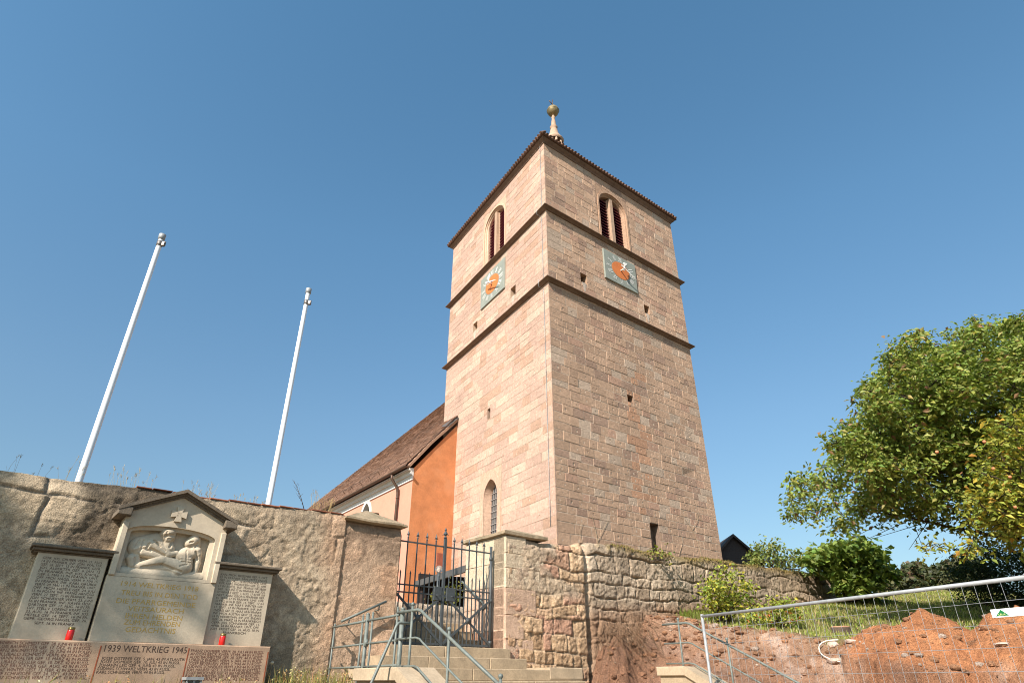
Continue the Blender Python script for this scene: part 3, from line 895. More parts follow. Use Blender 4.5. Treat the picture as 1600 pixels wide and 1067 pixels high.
rp = thing('gate_pier', un(2.5, 0, 1.3), 'pale ashlar gate pier with a low sandstone cap right of the gate', 'gate pier', 'gate piers')
FJ = Frame(un(2.08, 0), -FW.n, -FW.u)
def stone_pier(rg, a, z):
    c = np.array([.55, .43, .30]) if z > 3.0 else np.array([.50, .335, .235])
    if z < 2.45 and rg.random() < .6: c = np.array([.40, .22, .14])
    return c * rg.uniform(.93, 1.06)
mb = MB()
F2 = Frame(un(2.08, 0), FW.u, FW.n)
plate_holes(mb, FJ, 0, 1.2, 1.3, 4.03, [], -.014, (.48, .38, .28)); 
ashlar(mb, FJ, 0, 1.2, 1.3, 4.03, [], stone_pier, (.34, .5), (.5, .75), .006, .004, 0, 21)
rgp = random.Random(22)
for k, (za, zb_, wd) in enumerate(((3.72, 4.03, .45), (3.46, 3.72, .88), (3.12, 3.46, .80), (2.68, 3.12, .72), (2.30, 2.68, .40), (1.9, 2.30, .62), (1.3, 1.9, .5))):
    mb.bbox(F2, 0, wd + rgp.uniform(-.04, .04), za + .004, zb_ - .004, -.3, .06 + rgp.uniform(-.006, .006), .009, stone_pier(rgp, 0, za + .1))
mb.fbox(FW, 2.11, 2.9, 1.3, 4.02, -1.2, -.06, (.45, .35, .25))
mb.build('masonry', M['ashlar'], rp)
cap_stone(rp, 2.02, 3.1, -1.28, .09, 4.03, .075, .155, (-.35, -.8), (2.6, 2.55))

# right hand retaining wall
def right_field(A, Z):
    d, r = courses(A, Z + (A - 4) * -.024, 8, (.17, .38), (.24, .85), .10)
    d2, r2 = courses(A, Z, 15, (.14, .3), (.16, .5), .06)
    mixed = sstep(2.75, 2.65, Z + .1 * fbm(A * 2, Z * 2, 3, 2)) * sstep(4.1, 4.0, A)
    d = d * (1 - mixed) + d2 * mixed; r = r * (1 - mixed[..., None]) + r2 * mixed[..., None]
    n1 = fbm(A * 1.4, Z * 1.4, 51, 4); n2 = fbm(A * 7, Z * 7, 52, 5, .62); n3 = fbm(A * 26, Z * 26, 53, 3, .65)
    rend = sstep(-.05, .25, n1 + .35) * sstep(4.1, 3.8, A) * sstep(2.95, 3.15, Z)          # old mortar still on the part by the pier
    jw = .010 + .026 * vnoise(A * 3, Z * 3, 54) ** 2
    face = sstep(.0, 1.0, d / jw)
    dome = np.sqrt(np.clip(d / .045, 0, 1))
    gapm = sstep(.0, .35, fbm(A * 1.7 + 3, Z * 2.3, 57, 3)); stone = -.026 + .026 * face - .045 * (1 - face) * gapm + .010 * dome + .030 * r[..., 2] + n2 * .022 + n3 * .018 + .015 * n1
    O = stone * (1 - rend * .75) + (.03 + n2 * .028 + n3 * .01) * rend * .75
    tone = r[..., 0]
    C = lerp((.36, .265, .18), (.51, .40, .29), tone); C = C * np.where(A < 4.1, 1.0, 1.0)[..., None]; C = lerp(C, C * np.array((1.10, .95, .80)), sstep(4.15, 4.05, A))
    C = lerp(C, np.array((.44, .25, .165)), sstep(.62, .8, r[..., 1]) * sstep(4.3, 3.6, A))
    C = lerp(C, np.array((.40, .31, .22)), rend * .8)
    C = C * (1 + .28 * np.clip(n2 * 1.3, -1, 1)[..., None]); C = lerp(np.array((.31, .23, .155)), C, face)
    gy = sstep(4.05, 4.4, A) * sstep(-.2, .3, n1 + .25); C = C * (1 - .22 * gy[..., None])
    # brown moss on the coping and dark runs below it
    zt = top_r(A[0])[None]
    m = sstep(.20, .05, zt - Z) * sstep(-.35, .1, n2 + .45 * sstep(5, 8, A)) * sstep(4.2, 5, A)
    C = lerp(C, np.array((.20, .14, .055)), m * .85); O = O + m * .025
    # the soil line: stained brown stone where the earth was dug away
    so = sstep(.35, .0, Z - soil_line(A)) * sstep(3.9, 4.3, A); C = lerp(C, np.array((.25, .14, .08)), so * .75)
    # broken vertical edge
    e = np.exp(-((A - 4.17 + .03 * n2) / .06) ** 2); O = O - e * .09
    O = O + .035 * sstep(4.1, 4.05, A)
    return O, C
soil_line = lambda a: np.interp(a, [3.9, 4.3, 5.0, 6.0, 6.8, 8, 10, 14.6], [2.62, 2.72, 2.80, 2.86, 2.96, 3.05, 3.22, 3.55])
def top_r(a):
    b = np.interp(a, [2.95, 3.9, 4.0, 4.4, 5.9, 8, 10.5, 14.6], [4.0, 4.04, 4.12, 4.16, 4.18, 4.23, 4.31, 4.42])
    st = (vnoise(np.floor(a / .62) * 7.3, a * 0, 61) - .5) * .07
    return b + st * sstep(4, 4.2, a) + fbm(a * 3.1, a * 0 + 4, 62, 4) * .03 - .25 * sstep(14.0, 14.7, a)
rw = MB(); field_wall(rw, FW, 2.14, 14.7, 1.2, top_r, right_field, .022)
tag(rw.build('retaining_wall', M['rubble'], loc=un(8, 0, 1.2), fix=False), 'long rough sandstone block retaining wall with a mossy top right of the gate', 'wall')

# ------------------------------------------------------------------ war memorial
mem = thing('war_memorial', un(-3.45, .15, 1.25), 'limestone war memorial with a carved relief and inscribed panels on the wall', 'memorial')
slab = MB(); slab.bbox(FM, -5.95, -2.01, 1.2, 2.055, -.13, .30, .012)
slabo = slab.build('base_slab', M['slab'], mem)
for p0, p1 in (((157, 1008), (144, 1062)), ((296, 1012), (283, 1066)), ((418, 1018), (413, 1060))):
    a0, z0 = FM.px(*p0, .3); a1, z1 = FM.px(*p1, .3); m_ = (a0 + a1) / 2
    grv = MB(); grv.fbox(FM, m_ - .006, m_ + .006, 1.25, z0, .295, .302); grv.build('dividing_line', M['groove'], slabo)
tx = MB(); txr = MB()
def line_px(mb, s, pl, pr, h, o):
    a0, z0 = FM.px(*pl, o); a1, z1 = FM.px(*pr, o)
    letters(mb, FM, s, a0, a1, (z0 + z1) / 2, h, o + .0015)
def block(mb, lines, tl, tr, bl, br, h, o):
    """lines spread evenly between the first and the last base line"""
    (a0, z0), (a1, z1), (a2, z2), (a3, z3) = [FM.px(*p, o) for p in (tl, tr, bl, br)]
    n = len(lines)
    for k, s in enumerate(lines):
        t = k / (n - 1); l = a0 + (a2 - a0) * t; r = a1 + (a3 - a1) * t; z = ((z0 + z1) / 2) * (1 - t) + ((z2 + z3) / 2) * t
        letters(mb, FM, s, l, r, z, h, o + .0015, fit=len(s) > 20)
SL = ['HEINRICH SCHMIDT GEF. 28. JUNI 41 IN RUSSL.', 'ALOIS BAUMEISTER GEF. 17. DEZ. 41 IN RUSSL.', 'FRANZ BAUMEISTER GEF. 25. JUNI 44 IN POLEN', 'WILLIBALD SCHMIDT VERM. IN STALINGR.',
      'JOHANN WALTER GEF. 13. MÄRZ 42 IN RUSSL.', 'WILLIBALD GESSLER GEF. 10. DEZ. 42 IN RUSSL.', 'FRANZ BRÜCKNER GEF. AUG. 42 IN RUSSL.', 'FRANZ WINTER GEST. 13. FEBR. 42 IN SMOLENSK',
      'JOSEF SCHNEIDER GEF. 24. SEPT. 43 IN RUSSL.', 'FRANZ SCHNEIDER VERM. 27. OKT. 43 IN RUSSL.']
block(txr, SL, (-6, 1003.5), (143, 1010.5), (-18, 1059), (135, 1061.5), .030, .3)
txr.build('left_inscription', M['letter_red'], slabo); txr = MB()
SM = ['JOSEF DISTERER GEF. 5. JAN. 43 IM ATLANTIK', 'JOSEF DOMEIER GEF. 10. JULI 43 IN RUSSL.', 'JOHANN LEIS GEF. 4. JUNI 43 IN RUSSL.', 'LUDWIG SCHWARZ VERM. 43 IN RUSSL.', 'KARL SCHNEIDER VERM. 44 IN RUSSL.']
block(tx, SM, (158, 1029.5), (289, 1032), (150, 1051), (258, 1052.5), .029, .3)
tx.build('middle_inscription', M['letter'], slabo); tx = MB()
line_px(tx, '1939 WELTKRIEG 1945', (162, 1017), (291, 1020), .068, .3)
SR = ['FRANZ DOMEIER VERM. 20. JULI 44 IN RUSSL.', 'ANTON BECK KMER VERM. 44 IN RUSSL.', 'ALOIS BAUMEISTER GEF. 28. SEPT. 44 IN RUSSL.', 'LORENZ ENDRES VERM. 6. JAN. 44 IN RUSSL.', 'JOSEF BEYERLEIN VERM. 2. MAI 44 IN RUSSL.',
      'LUDWIG SCHNEIDER VERM. JUNI 44 IN RUSSL.', 'JOH. MAURER GEST. 3. JUNI 44 NEUENDETTELS.', 'JOSEF BRÜCKNER GEF. 45 BEI NEUPETERSHEIM', 'KARL BAUMEISTER GEF. 27. FEBR. 45 IN RUSSL.', 'ALOIS VERM. 21. JAN. 45 IN POLEN']
block(txr, SR, (298, 1017.5), (412, 1021), (288, 1062), (404, 1063.5), .030, .3)
txr.build('right_inscription', M['letter_red'], slabo); tx.build('heading', M['letter'], slabo)

def side_panel(a0, a1, lines, tl, tr, bl, br, cap):
    p = MB(); p.bbox(FM, a0, a1, 2.055, 2.955, -.13, .14, .008)
    po = p.build('side_panel', M['memorial'], mem)
    t = MB(); block(t, lines, tl, tr, bl, br, .027, .14); t.build('inscription', M['letter'], po)
    c = MB()
    for (z0, z1, o) in ((2.955, 2.972, .155), (2.972, 3.005, .19), (3.005, 3.04, .225)):
        c.bbox(FM, cap[0] - (o - .15) * .6, cap[1] + (o - .15) * .6, z0, z1, -.13, o, .008)
    c.build('coping', M['memorial_cap'], po)
LL = ['GEFR. JOS. GRUBER VERM. 25. AUG.', '14 IN FRANKR. INF. JOH. WALTER', 'GEF. 26. SEPT. 15 IN FRANKR. GEFR.', 'JOS. ALBERTER GEF. 6. JAN. 15', 'IN FRANKR. INF. JOS. KNOLL', 'GEF. 5. MAI 15 IN FRANKR. UNT.', 'OFF. MICH. NAGEL VERM. 9. MAI 15', 'IN FRANKR. INF. KARL GRUBER',
      'VERM. 20. MAI 15 IN FRANKR. UNT.', 'OFF. MICH. HEFELE GEF. 24. JULI', '15 IN POLEN. INF. FRANZ ARNOLD', 'VERM. 27. SEPT. 15 IN FRANKR. INF.', 'JOH. SCHNEIDER VERM. 23. JUNI', '16 IN FRANKR. INF. XAVER HOF-', 'GÄRTNER GEF. 17. AUG. 16 IN FR.', 'OFF. STELLV. LORENZ KRAFT GEF.', '23. AUG. 16 IN FRANKR. INF. JOS.', 'HEFELE GEF. 14. SEPT. 16 IN FR.', 'GEFR. GEORG NAGEL GEF. 26.']
side_panel(-4.80, -4.09, LL, (66, 873), (160, 880.5), (36.5, 966), (135, 972.5), (-4.84, -4.06))
LR = ['KAN. MICH. BIEGSNER GEF. 9. OKT.', '15 IN FRANKR. SAN. FRITZ ENGEL', 'GEF. 25. OKT. 16 IN FRANKR. UNT.', 'OFF. KARL WÖRNLEIN GEF. 22. APR.', '17 IN RUSSL. INF. FRANZ GRUBER', 'GEF. 19. JUNI 17 IN FRANKR. INF. JOS.', 'SCHWARZ GEST. 1. AUG. 17 IN FR. KA', 'NEST. KAN. GEORG PFAFNER GEF.', '15. SEPT. 17 IN FRANKR. UNT. OFF.', 'OTTO KOLB GEF. 15. SEPT. 17 IN', 'FRANKR. INF. MART. WINTER GEF.', '17. SEPT. 17 IN FRANKR. INF. JAK.', 'ENDRES GEF. 23. MÄRZ 18 IN FRANKR.', 'INF. MICH. AUSTRA GEST. 25. MÄRZ', '18 IN HEILBRONN. INF. JOS. ENDRES', 'GEF. 26. MÄRZ 18 IN FRANKREICH', 'GEFR. JOS. SCHNEIDER GEF. 11.', 'APRIL 18 IN FRANKR. UNT. OFF.', 'JOH. TROST GEF. 26. AUG. 18 IN']
side_panel(-2.82, -2.09, LR, (344.5, 899), (418.5, 904), (328, 983), (404, 986.5), (-2.85, -2.05))
t = MB(); line_px(t, 'SEPT. 16 IN FRANKR.', (53, 973.5), (117, 978), .027, .14); t.build('inscription_line', M['letter'], mem); t = MB(); line_px(t, 'FRANKREICH', (348, 989), (383, 991), .027, .14); t.build('inscription_line', M['letter'], mem)

cb = MB(); cb.bbox(FM, -4.065, -2.826, 2.055, 2.765, -.13, .20, .008)
cbo = cb.build('centre_panel', M['memorial'], mem)
for s, pl, pr in (('1914 WELTKRIEG 1918', (188.5, 914.5), (309, 923.5)), ('TREU BIS IN DEN TOD', (188, 929), (308, 936)), ('DIE PFARRGEMEINDE', (181, 941), (304, 949)), ('VEITSAURACH', (199, 953), (286, 959)),
                  ('IHREN HELDEN', (195, 965.5), (284, 968.5)), ('ZUM EHRENDEN', (193, 974), (280, 979.5)), ('GEDÄCHTNIS', (195, 986), (273, 990))):
    t = MB(); line_px(t, s, pl, pr, .055, .20); t.build('gilded_line', M['gold'], cbo)
# upper block: pilasters, arched field, pediment
ub = MB()
zs, zsp, zap = 2.80, 3.285, 3.395
cx = -3.475; hw = .525
op = arch(cx, hw, zs, zsp, zap, 10, False)
gz = lambda a: 3.79 - abs(a + 3.45) * .40
o1 = .20
for side, seq in ((cx - hw - .08, op[:11]), (cx + hw + .08, op[10:][::-1])): pass
L_, R_2 = -4.05, -2.84
# jambs
ub.add([FM.pt(L_, 2.765, o1), FM.pt(op[0][0], 2.765, o1), FM.pt(*op[1], o1), FM.pt(L_, op[1][1], o1)], [(0, 1, 2, 3)])
ub.add([FM.pt(op[-1][0], 2.765, o1), FM.pt(R_2, 2.765, o1), FM.pt(R_2, op[-2][1], o1), FM.pt(*op[-2], o1)], [(0, 1, 2, 3)])
ub.add([FM.pt(op[0][0], 2.765, o1), FM.pt(op[-1][0], 2.765, o1), FM.pt(op[-1][0], zs, o1), FM.pt(op[0][0], zs, o1)], [(0, 1, 2, 3)])
for k in range(1, len(op) - 2):
    p, q = op[k], op[k + 1]
    ub.add([FM.pt(*p, o1), FM.pt(*q, o1), FM.pt(q[0], gz(q[0]), o1), FM.pt(p[0], gz(p[0]), o1)], [(0, 1, 2, 3)])
for a, s_ in ((L_, op[1][0]), (R_2, op[-2][0])):
    ub.add([FM.pt(a, op[1][1], o1), FM.pt(s_, op[1][1], o1), FM.pt(s_, gz(s_), o1), FM.pt(a, gz(a), o1)], [(0, 1, 2, 3)])
in1 = arch(cx, hw - .055, zs, zsp, zap - .05, 10, False)
loft(ub, FM, [(op, o1), (op, .165), (in1, .15), (in1, .07)])
for a in (L_, R_2): ub.add([FM.pt(a, 2.765, -.13), FM.pt(a, 2.765, o1), FM.pt(a, gz(a), o1), FM.pt(a, gz(a), -.13)], [(0, 1, 2, 3)])
ub.add([FM.pt(L_, 2.765, 0), FM.pt(R_2, 2.765, 0), FM.pt(R_2, 2.765, o1), FM.pt(L_, 2.765, o1)], [(0, 1, 2, 3)])
ub.bbox(FM, L_ - .01, L_ + .055, 2.77, 3.40, .15, .222, .006); ub.bbox(FM, R_2 - .055, R_2 + .01, 2.77, 3.40, .15, .222, .006)
ubo = ub.build('relief_block', M['memorial'], mem)
# raking coping of the pediment
pc = MB()
for (dz0, dz1, o, ov) in ((-.0, .028, .225, .0), (.028, .052, .255, .015), (.052, .095, .30, .035)):
    A_, Z_ = -3.45, 3.715 
    l, r = -4.13 - ov, -2.77 + ov
    for s_ in (l, r):
        zz = gz(s_) - .045
        pc.prism(FM, [(s_, zz + dz0), (A_, gz(A_) - .01 + dz0), (A_, gz(A_) - .01 + dz1), (s_, zz + dz1)], -.13, o)
for s_, e in ((-4.165, 1), (-2.735, -1)):
    pc.bbox(FM, min(s_, s_ + e * .16), max(s_, s_ + e * .16), 3.455, 3.555, -.13, .295, .01)
pc.build('pediment_coping', M['memorial_cap'], ubo)
cr = MB(); ccx, ccz = FM.px(279.5, 804, .2); 
for k in range(4):
    t = k * math.pi / 2
    def rot(x, y): return (ccx + x * math.cos(t) - y * math.sin(t), ccz + x * math.sin(t) + y * math.cos(t))
    cr.prism(FM, [rot(-.022, .0), rot(.022, .0), rot(.045, .092), rot(-.045, .092)], .195, .232)
cr.build('cross', M['memorial'], ubo)
# the carved figures: a height field of blended limbs
gu = np.linspace(cx - hw + .02, cx + hw - .02, 230); gzv = np.linspace(2.79, 3.36, 140)
GA, GZ = np.meshgrid(gu, gzv)
def rp_(x, y): return FM.px(180 + x / 7.62, 770 + y / 7.62, .16)
H = np.full(GA.shape, -.002)
def blob(p, q, r0, r1, dep=0.0, k=.012, flat=1.0):
    global H
    (a0, z0), (a1, z1) = rp_(*p), rp_(*q)
    r0 = r0 / 7.62 / 969 * 9.3; r1 = r1 / 7.62 / 969 * 9.3
    dx, dz = a1 - a0, z1 - z0; L2 = dx * dx + dz * dz + 1e-9
    t = np.clip(((GA - a0) * dx + (GZ - z0) * dz) / L2, 0, 1)
    D = np.hypot(GA - a0 - t * dx, GZ - z0 - t * dz); r = r0 + (r1 - r0) * t
    h = np.where(D < r, np.sqrt(np.clip(r * r - D * D, 0, None)) * flat + dep, -.02)
    m = np.maximum(H, h); dlt = np.clip(1 - np.abs(H - h) / k, 0, 1); H = np.where(h > -.015, m + dlt * dlt * k * .25, H)
blob((90, 940), (1030, 1010), 62, 62, .005)                                     # ground of the carving
blob((300, 630), (500, 570), 100, 92, .0, flat=.5); blob((500, 580), (590, 650), 90, 85, .0, flat=.5); blob((260, 650), (560, 720), 58, 76, .012, flat=.6)   # cloak
blob((430, 600), (640, 720), 46, 38, .032, flat=.9); blob((640, 730), (735, 712), 36, 28, .035)                                              # her arm and hand
blob((240, 655), (420, 620), 30, 34, .03); blob((330, 700), (620, 770), 40, 36, .02)
blob((645, 475), (648, 520), 80, 64, .02); blob((575, 505), (560, 560), 30, 24, .012); blob((655, 520), (640, 565), 46, 34, .022)  # hooded head
blob((600, 430), (700, 440), 36, 34, .035); blob((655, 535), (648, 548), 14, 12, .055)
blob((640, 590), (655, 660), 55, 60, .0)
blob((950, 560), (900, 590), 62, 52, .02); blob((870, 600), (860, 608), 22, 16, .035); blob((985, 545), (1000, 610), 44, 34, .01)    # his head thrown back
blob((905, 560), (885, 575), 16, 14, .055); blob((915, 622), (905, 628), 16, 12, .05)
blob((955, 630), (940, 690), 48, 52, .01)
blob((985, 685), (1000, 720), 46, 40, .03)
blob((930, 710), (800, 745), 60, 56, .03, flat=.8); blob((850, 730), (840, 850), 78, 70, .02, flat=.75); blob((760, 735), (770, 770), 34, 34, .03)     # chest (breast bone)
for yy in (770, 805, 838): blob((790, yy), (890, yy + 12), 17, 17, .068, .006)
blob((835, 880), (760, 910), 80, 78, .01)
blob((780, 880), (560, 800), 72, 56, .02); blob((800, 930), (620, 880), 62, 50, .01)                                                  # thighs
blob((560, 800), (300, 860), 54, 36, .03); blob((600, 890), (280, 880), 46, 34, .01)                                                  # shins
blob((200, 770), (210, 850), 44, 36, .025); blob((265, 750), (280, 850), 32, 32, .012); blob((215, 850), (300, 880), 30, 30, .03)     # feet
blob((1000, 720), (995, 830), 36, 30, .028); blob((995, 830), (965, 945), 31, 24, .028)                                              # straight arm
blob((905, 815), (880, 930), 26, 22, .035)
for k, (dx, dy) in enumerate(((-58, 18), (-38, 40), (-16, 48), (6, 42), (26, 22))): blob((950, 950), (945 + dx, 955 + dy), 26, 10, .03, .005)
for k, (x0, y0, x1, y1) in enumerate(((300, 690, 520, 610), (330, 600, 480, 550), (420, 720, 620, 690), (560, 600, 600, 680))): blob((x0, y0), (x1, y1), 15, 12, .046 - .004 * k, .014)
def groove(p, q, r, dep):
    global H
    (a0, z0), (a1, z1) = rp_(*p), rp_(*q); r = r / 7.62 / 969 * 9.3
    dx, dz = a1 - a0, z1 - z0; L2 = dx * dx + dz * dz + 1e-9
    t = np.clip(((GA - a0) * dx + (GZ - z0) * dz) / L2, 0, 1); D = np.hypot(GA - a0 - t * dx, GZ - z0 - t * dz)
    H = H - dep * np.clip(1 - (D / r) ** 2, 0, 1)
for p, q, r, dep in (((300, 560), (250, 640), 14, .012), ((350, 560), (300, 690), 13, .013), ((410, 600), (380, 650), 13, .014), ((430, 660), (590, 745), 14, .016), ((470, 560), (540, 640), 12, .012), ((330, 655), (430, 690), 12, .012), ((500, 590), (600, 690), 12, .012),
                     ((600, 510), (690, 505), 16, .014), ((615, 470), (595, 560), 12, .010), ((630, 545), (665, 545), 10, .010), ((690, 560), (655, 640), 16, .020),
                     ((895, 585), (925, 580), 12, .016), ((870, 630), (900, 625), 9, .010), ((985, 590), (960, 640), 12, .012), ((960, 700), (985, 790), 14, .016), ((850, 690), (845, 850), 9, .008), ((790, 815), (890, 830), 9, .009),
                     ((560, 850), (780, 940), 14, .016), ((320, 875), (560, 845), 12, .014), ((235, 770), (240, 850), 10, .014), ((770, 870), (860, 850), 12, .012)): groove(p, q, r, dep)
H = H + fbm(GA * 60, GZ * 60, 5, 2) * .0012
inside = (np.abs(GA - cx) < hw)
P = FM.o + (FM.A0 + (GA - FM.A0) * FM.K)[..., None] * FM.u + (.075 + H)[..., None] * FM.n + (FM.Z0 + (GZ - FM.Z0) * FM.K)[..., None] * UP
rl = MB(); rl.grid(P); rl.build('carved_relief', M['memorial'], ubo, fix=False)

# grave candles on the slab
def candle(p, label):
    o = thing('grave_candle', p, label, 'grave candle', 'red grave candles on the memorial')
    c = MB(); c.lathe(p, [(.001, 0), (.033, 0), (.036, .01), (.036, .095), (.030, .108)], 20); c.build('cup', M['candle'], o)
    l = MB(); l.lathe(p + UP * .108, [(.032, -.002), (.034, .004), (.034, .022), (.018, .026), (.001, .027)], 20); l.build('lid', M['candle_lid'], o)
    return o
ca, cz = FW.px(108, 995, .33)
c1 = candle(un(ca, .33, 1.65 + .405 * .988 + .001), 'red grave candle on the slab below the left name panel')
ca, cz = FW.px(346, 1006, .33)
copy_tree(c1, un(ca, .33, 1.65 + .405 * .988 + .001), 'red grave candle on the slab below the right name panel')
# small metal grave lantern in front of the slab
la, lz = FW.px(302, 1057, .62)
gl = thing('grave_lantern', un(la, .62, 1.25), 'small grey metal grave lantern standing in front of the red slab', 'lantern')
b = un(la, .62, 1.25); w = .075; H0 = lz - 1.25
lb_ = MB()
for sx in (-1, 1):
    for sy in (-1, 1): lb_.fbox(FW, la + sx * w - .008, la + sx * w + .008, 1.25, 1.25 + H0 - .02, .62 + sy * w - .008, .62 + sy * w + .008)
lb_.fbox(FW, la - w - .012, la + w + .012, 1.25, 1.30, .62 - w - .012, .62 + w + .012)
lb_.fbox(FW, la - .012, la + .012, 1.30, 1.25 + H0 - .02, .62 + w - .004, .62 + w + .004)
lb_.fbox(FW, la - w - .02, la + w + .02, 1.25 + H0 - .03, 1.25 + H0, .62 - w - .02, .62 + w + .02)
lb_.build('frame', M['galv'], gl)
lg = MB(); lg.fbox(FW, la - w + .01, la + w - .01, 1.30, 1.25 + H0 - .032, .62 - w + .01, .62 + w - .01); lg.build('pane', M['glass'], gl)
# ------------------------------------------------------------------ iron gate, two leaves
GO = -.28
uLft, uRgt = .04, 2.0
uC = FW.px(692, 920, GO)[0]
zt_ = (FW.px(625, 844.5, GO)[1] + FW.px(770, 864.4, GO)[1]) / 2
zm1 = (FW.px(612, 911.8, GO)[1] + FW.px(769.5, 925.3, GO)[1]) / 2
zm2 = (FW.px(616, 924, GO)[1] + FW.px(768, 936, GO)[1]) / 2
zbt = (FW.px(608, 1003, GO)[1] + FW.px(767, 1008.7, GO)[1]) / 2
def leaf(a0, a1, label, nbar, meet):
    r = thing('gate_leaf', un((a0 + a1) / 2, GO, zbt - .08), label, 'iron gate', 'leaves of the churchyard gate')
    for nm, z, h in (('top_rail', zt_, .022), ('middle_rail', zm1, .02), ('middle_rail', zm2, .02), ('bottom_rail', zbt, .03)):
        b = MB(); b.fbox(FW, a0, a1, z - h / 2, z + h / 2, GO - .012, GO + .012); b.build(nm, M['iron'], r)
    sp = (a1 - a0) / (nbar + 1)
    def spear(mb, a, z, s=1.0):
        mb.lathe(un(a, GO, z), [(.011, 0), (.016 * s, .008), (.011, .02), (.009, .035), (.022 * s, .06), (.012, .085), (.001, .125)], 6, smooth=False)
        for e in (-1, 1): mb.tube([un(a, GO, z + .03), un(a + e * .022, GO, z + .05), un(a + e * .034, GO, z + .035)], [.007, .006, .004], 5)
    for k in range(1, nbar + 1):
        a = a0 + sp * k
        b = MB(); b.fbox(FW, a - .0085, a + .0085, zbt - .06, zt_ + .07, GO - .0085, GO + .0085); spear(b, a, zt_ + .07); b.build('bar', M['iron'], r)
    for k in range(nbar + 1):
        a = a0 + sp * (k + .5)
        b = MB(); b.fbox(FW, a - .0075, a + .0075, zbt - .04, zm1 + .17, GO - .0075, GO + .0075)
        b.lathe(un(a, GO, zm1 + .17), [(.008, 0), (.015, .015), (.008, .035), (.001, .06)], 6, smooth=False); b.build('short_bar', M['iron'], r)
    ac, zc = (a0 + a1) / 2, (zm2 + zbt) / 2
    for p, q in (((a0, zm2), (a1, zbt)), ((a0, zbt), (a1, zm2))):
        b = MB(); d = unit(np.array([q[0] - p[0], q[1] - p[1], 0])); n = np.array([-d[1], d[0]]) * .019
        b.prism(FW, [(p[0] + n[0], p[1] + n[1]), (q[0] + n[0], q[1] + n[1]), (q[0] - n[0], q[1] - n[1]), (p[0] - n[0], p[1] - n[1])], GO + .012, GO + .024); b.build('brace', M['iron'], r)
    b = MB(); Mx = np.stack([FW.u, UP, FW.n], 1)
    b.lathe(un(ac, GO + .02, zc), [(.001, .03), (.028, .028), (.03, .02), (.042, .02), (.05, .012), (.05, 0)], 18, M=Mx); b.build('rosette', M['iron'], r)
    st = a0 if meet == 1 else a1
    b = MB(); b.tube([un(st, GO, zbt - .09), un(st, GO, zt_ + .10)], .026, 10); b.lathe(un(st, GO, zt_ + .10), [(.027, 0), (.03, .012), (.001, .03)], 10)
    for z in (zbt + .05, zm2 - .02, zt_ - .10): b.tube([un(st, GO, z - .03), un(st, GO, z + .03)], .034, 10)
    b.build('hinge_stile', M['iron'], r)
    pa, pb = (a1 - .19, a1 - .035) if meet == 1 else (a0 + .035, a0 + .21)
    b = MB(); b.bbox(FW, pa, pb, zm2 - .085, zm1 + .015, GO - .02, GO + .03, .004)
    hx = pa + .03 if meet == 1 else pb - .05
    b.tube([un(hx, GO + .03, zm2 - .01), un(hx, GO + .07, zm2 - .01), un(hx + .07 * (1 if meet == 1 else -1), GO + .075, zm2 - .015)], .009, 6)
    b.build('lock_plate', M['iron'], r)
    if meet == 1:
        b = MB(); b.fbox(FW, a1 - .02, a1 + .022, zbt - .10, zt_ + .14, GO - .02, GO + .026)
        z = zt_ + .14
        b.lathe(un(a1, GO, z), [(.02, 0), (.034, .015), (.02, .03), (.014, .05), (.036, .085), (.026, .11), (.012, .13), (.02, .15), (.001, .2)], 8, smooth=False)
        for t in range(4):
            e = np.array([math.cos(t * 1.5708), math.sin(t * 1.5708), 0])
            b.tube([un(a1, GO, z + .05), un(a1, GO, z + .075) + e * .04, un(a1, GO, z + .055) + e * .055], [.009, .008, .004], 5)
        b.build('meeting_post', M['iron'], r)
    return r
leaf(uLft, uC, 'dark iron gate leaf on the left that carries the tall finial post', 4, 1)
leaf(uC + .03, uRgt, 'dark iron gate leaf hung on the pale right pier', 5, -1)

# ------------------------------------------------------------------ stairs
st = thing('stone_stairs', un(1.0, 1.5, 1.3), 'sandstone steps climbing from the street to the iron gate', 'stairs')
ends = [FW.px(798, 1020, .12)[0], FW.px(823, 1035, .45)[0], FW.px(908, 1050, .75)[0], FW.px(914, 1062, 1.1)[0]]
lft = [FW.px(607, 1020, .12)[0], FW.px(592, 1040, .45)[0], -.82, -.95]
for k in range(4):
    z1 = 2.145 - .16 * k; n1 = .12 + .33 * k
    mb = MB(); cuts_ = [lft[k] + (ends[k] - lft[k]) * t for t in ((0, .43, 1) if k % 2 == 0 else (0, .3, .72, 1))]
    for i in range(len(cuts_) - 1): mb.bbox(FW, cuts_[i] + .003, cuts_[i + 1] - .003, z1 - .16, z1, -.45 if k == 0 else n1 - .4, n1 + .004 * i, .008)
    mb.build('step', M['step'], st)
mb = MB(); mb.bbox(FW, FW.px(860, 1050, .8)[0], ends[2], 1.69, 1.86, -.1, .79, .01); mb.build('end_block', M['step_pale'], st)
mb = MB(); mb.bbox(FW, -1.2, 3.7, 1.3, 1.505, .5, 2.6, .01); mb.build('landing', M['step'], st)
for k in range(3):
    mb = MB(); mb.bbox(FW, -.06, 2.06, 2.0, 2.30 + .15 * k, -2.2, -.62 - .27 * k, .01); mb.build('step', M['step'], st)
for k in range(9):
    z1 = 1.345 - .16 * k; n1 = 2.92 + .32 * k
    mb = MB(); mb.bbox(FW, -1.2, 3.7, z1 - .3, z1, 2.4, n1, .008); mb.build('step', M['step'], st)
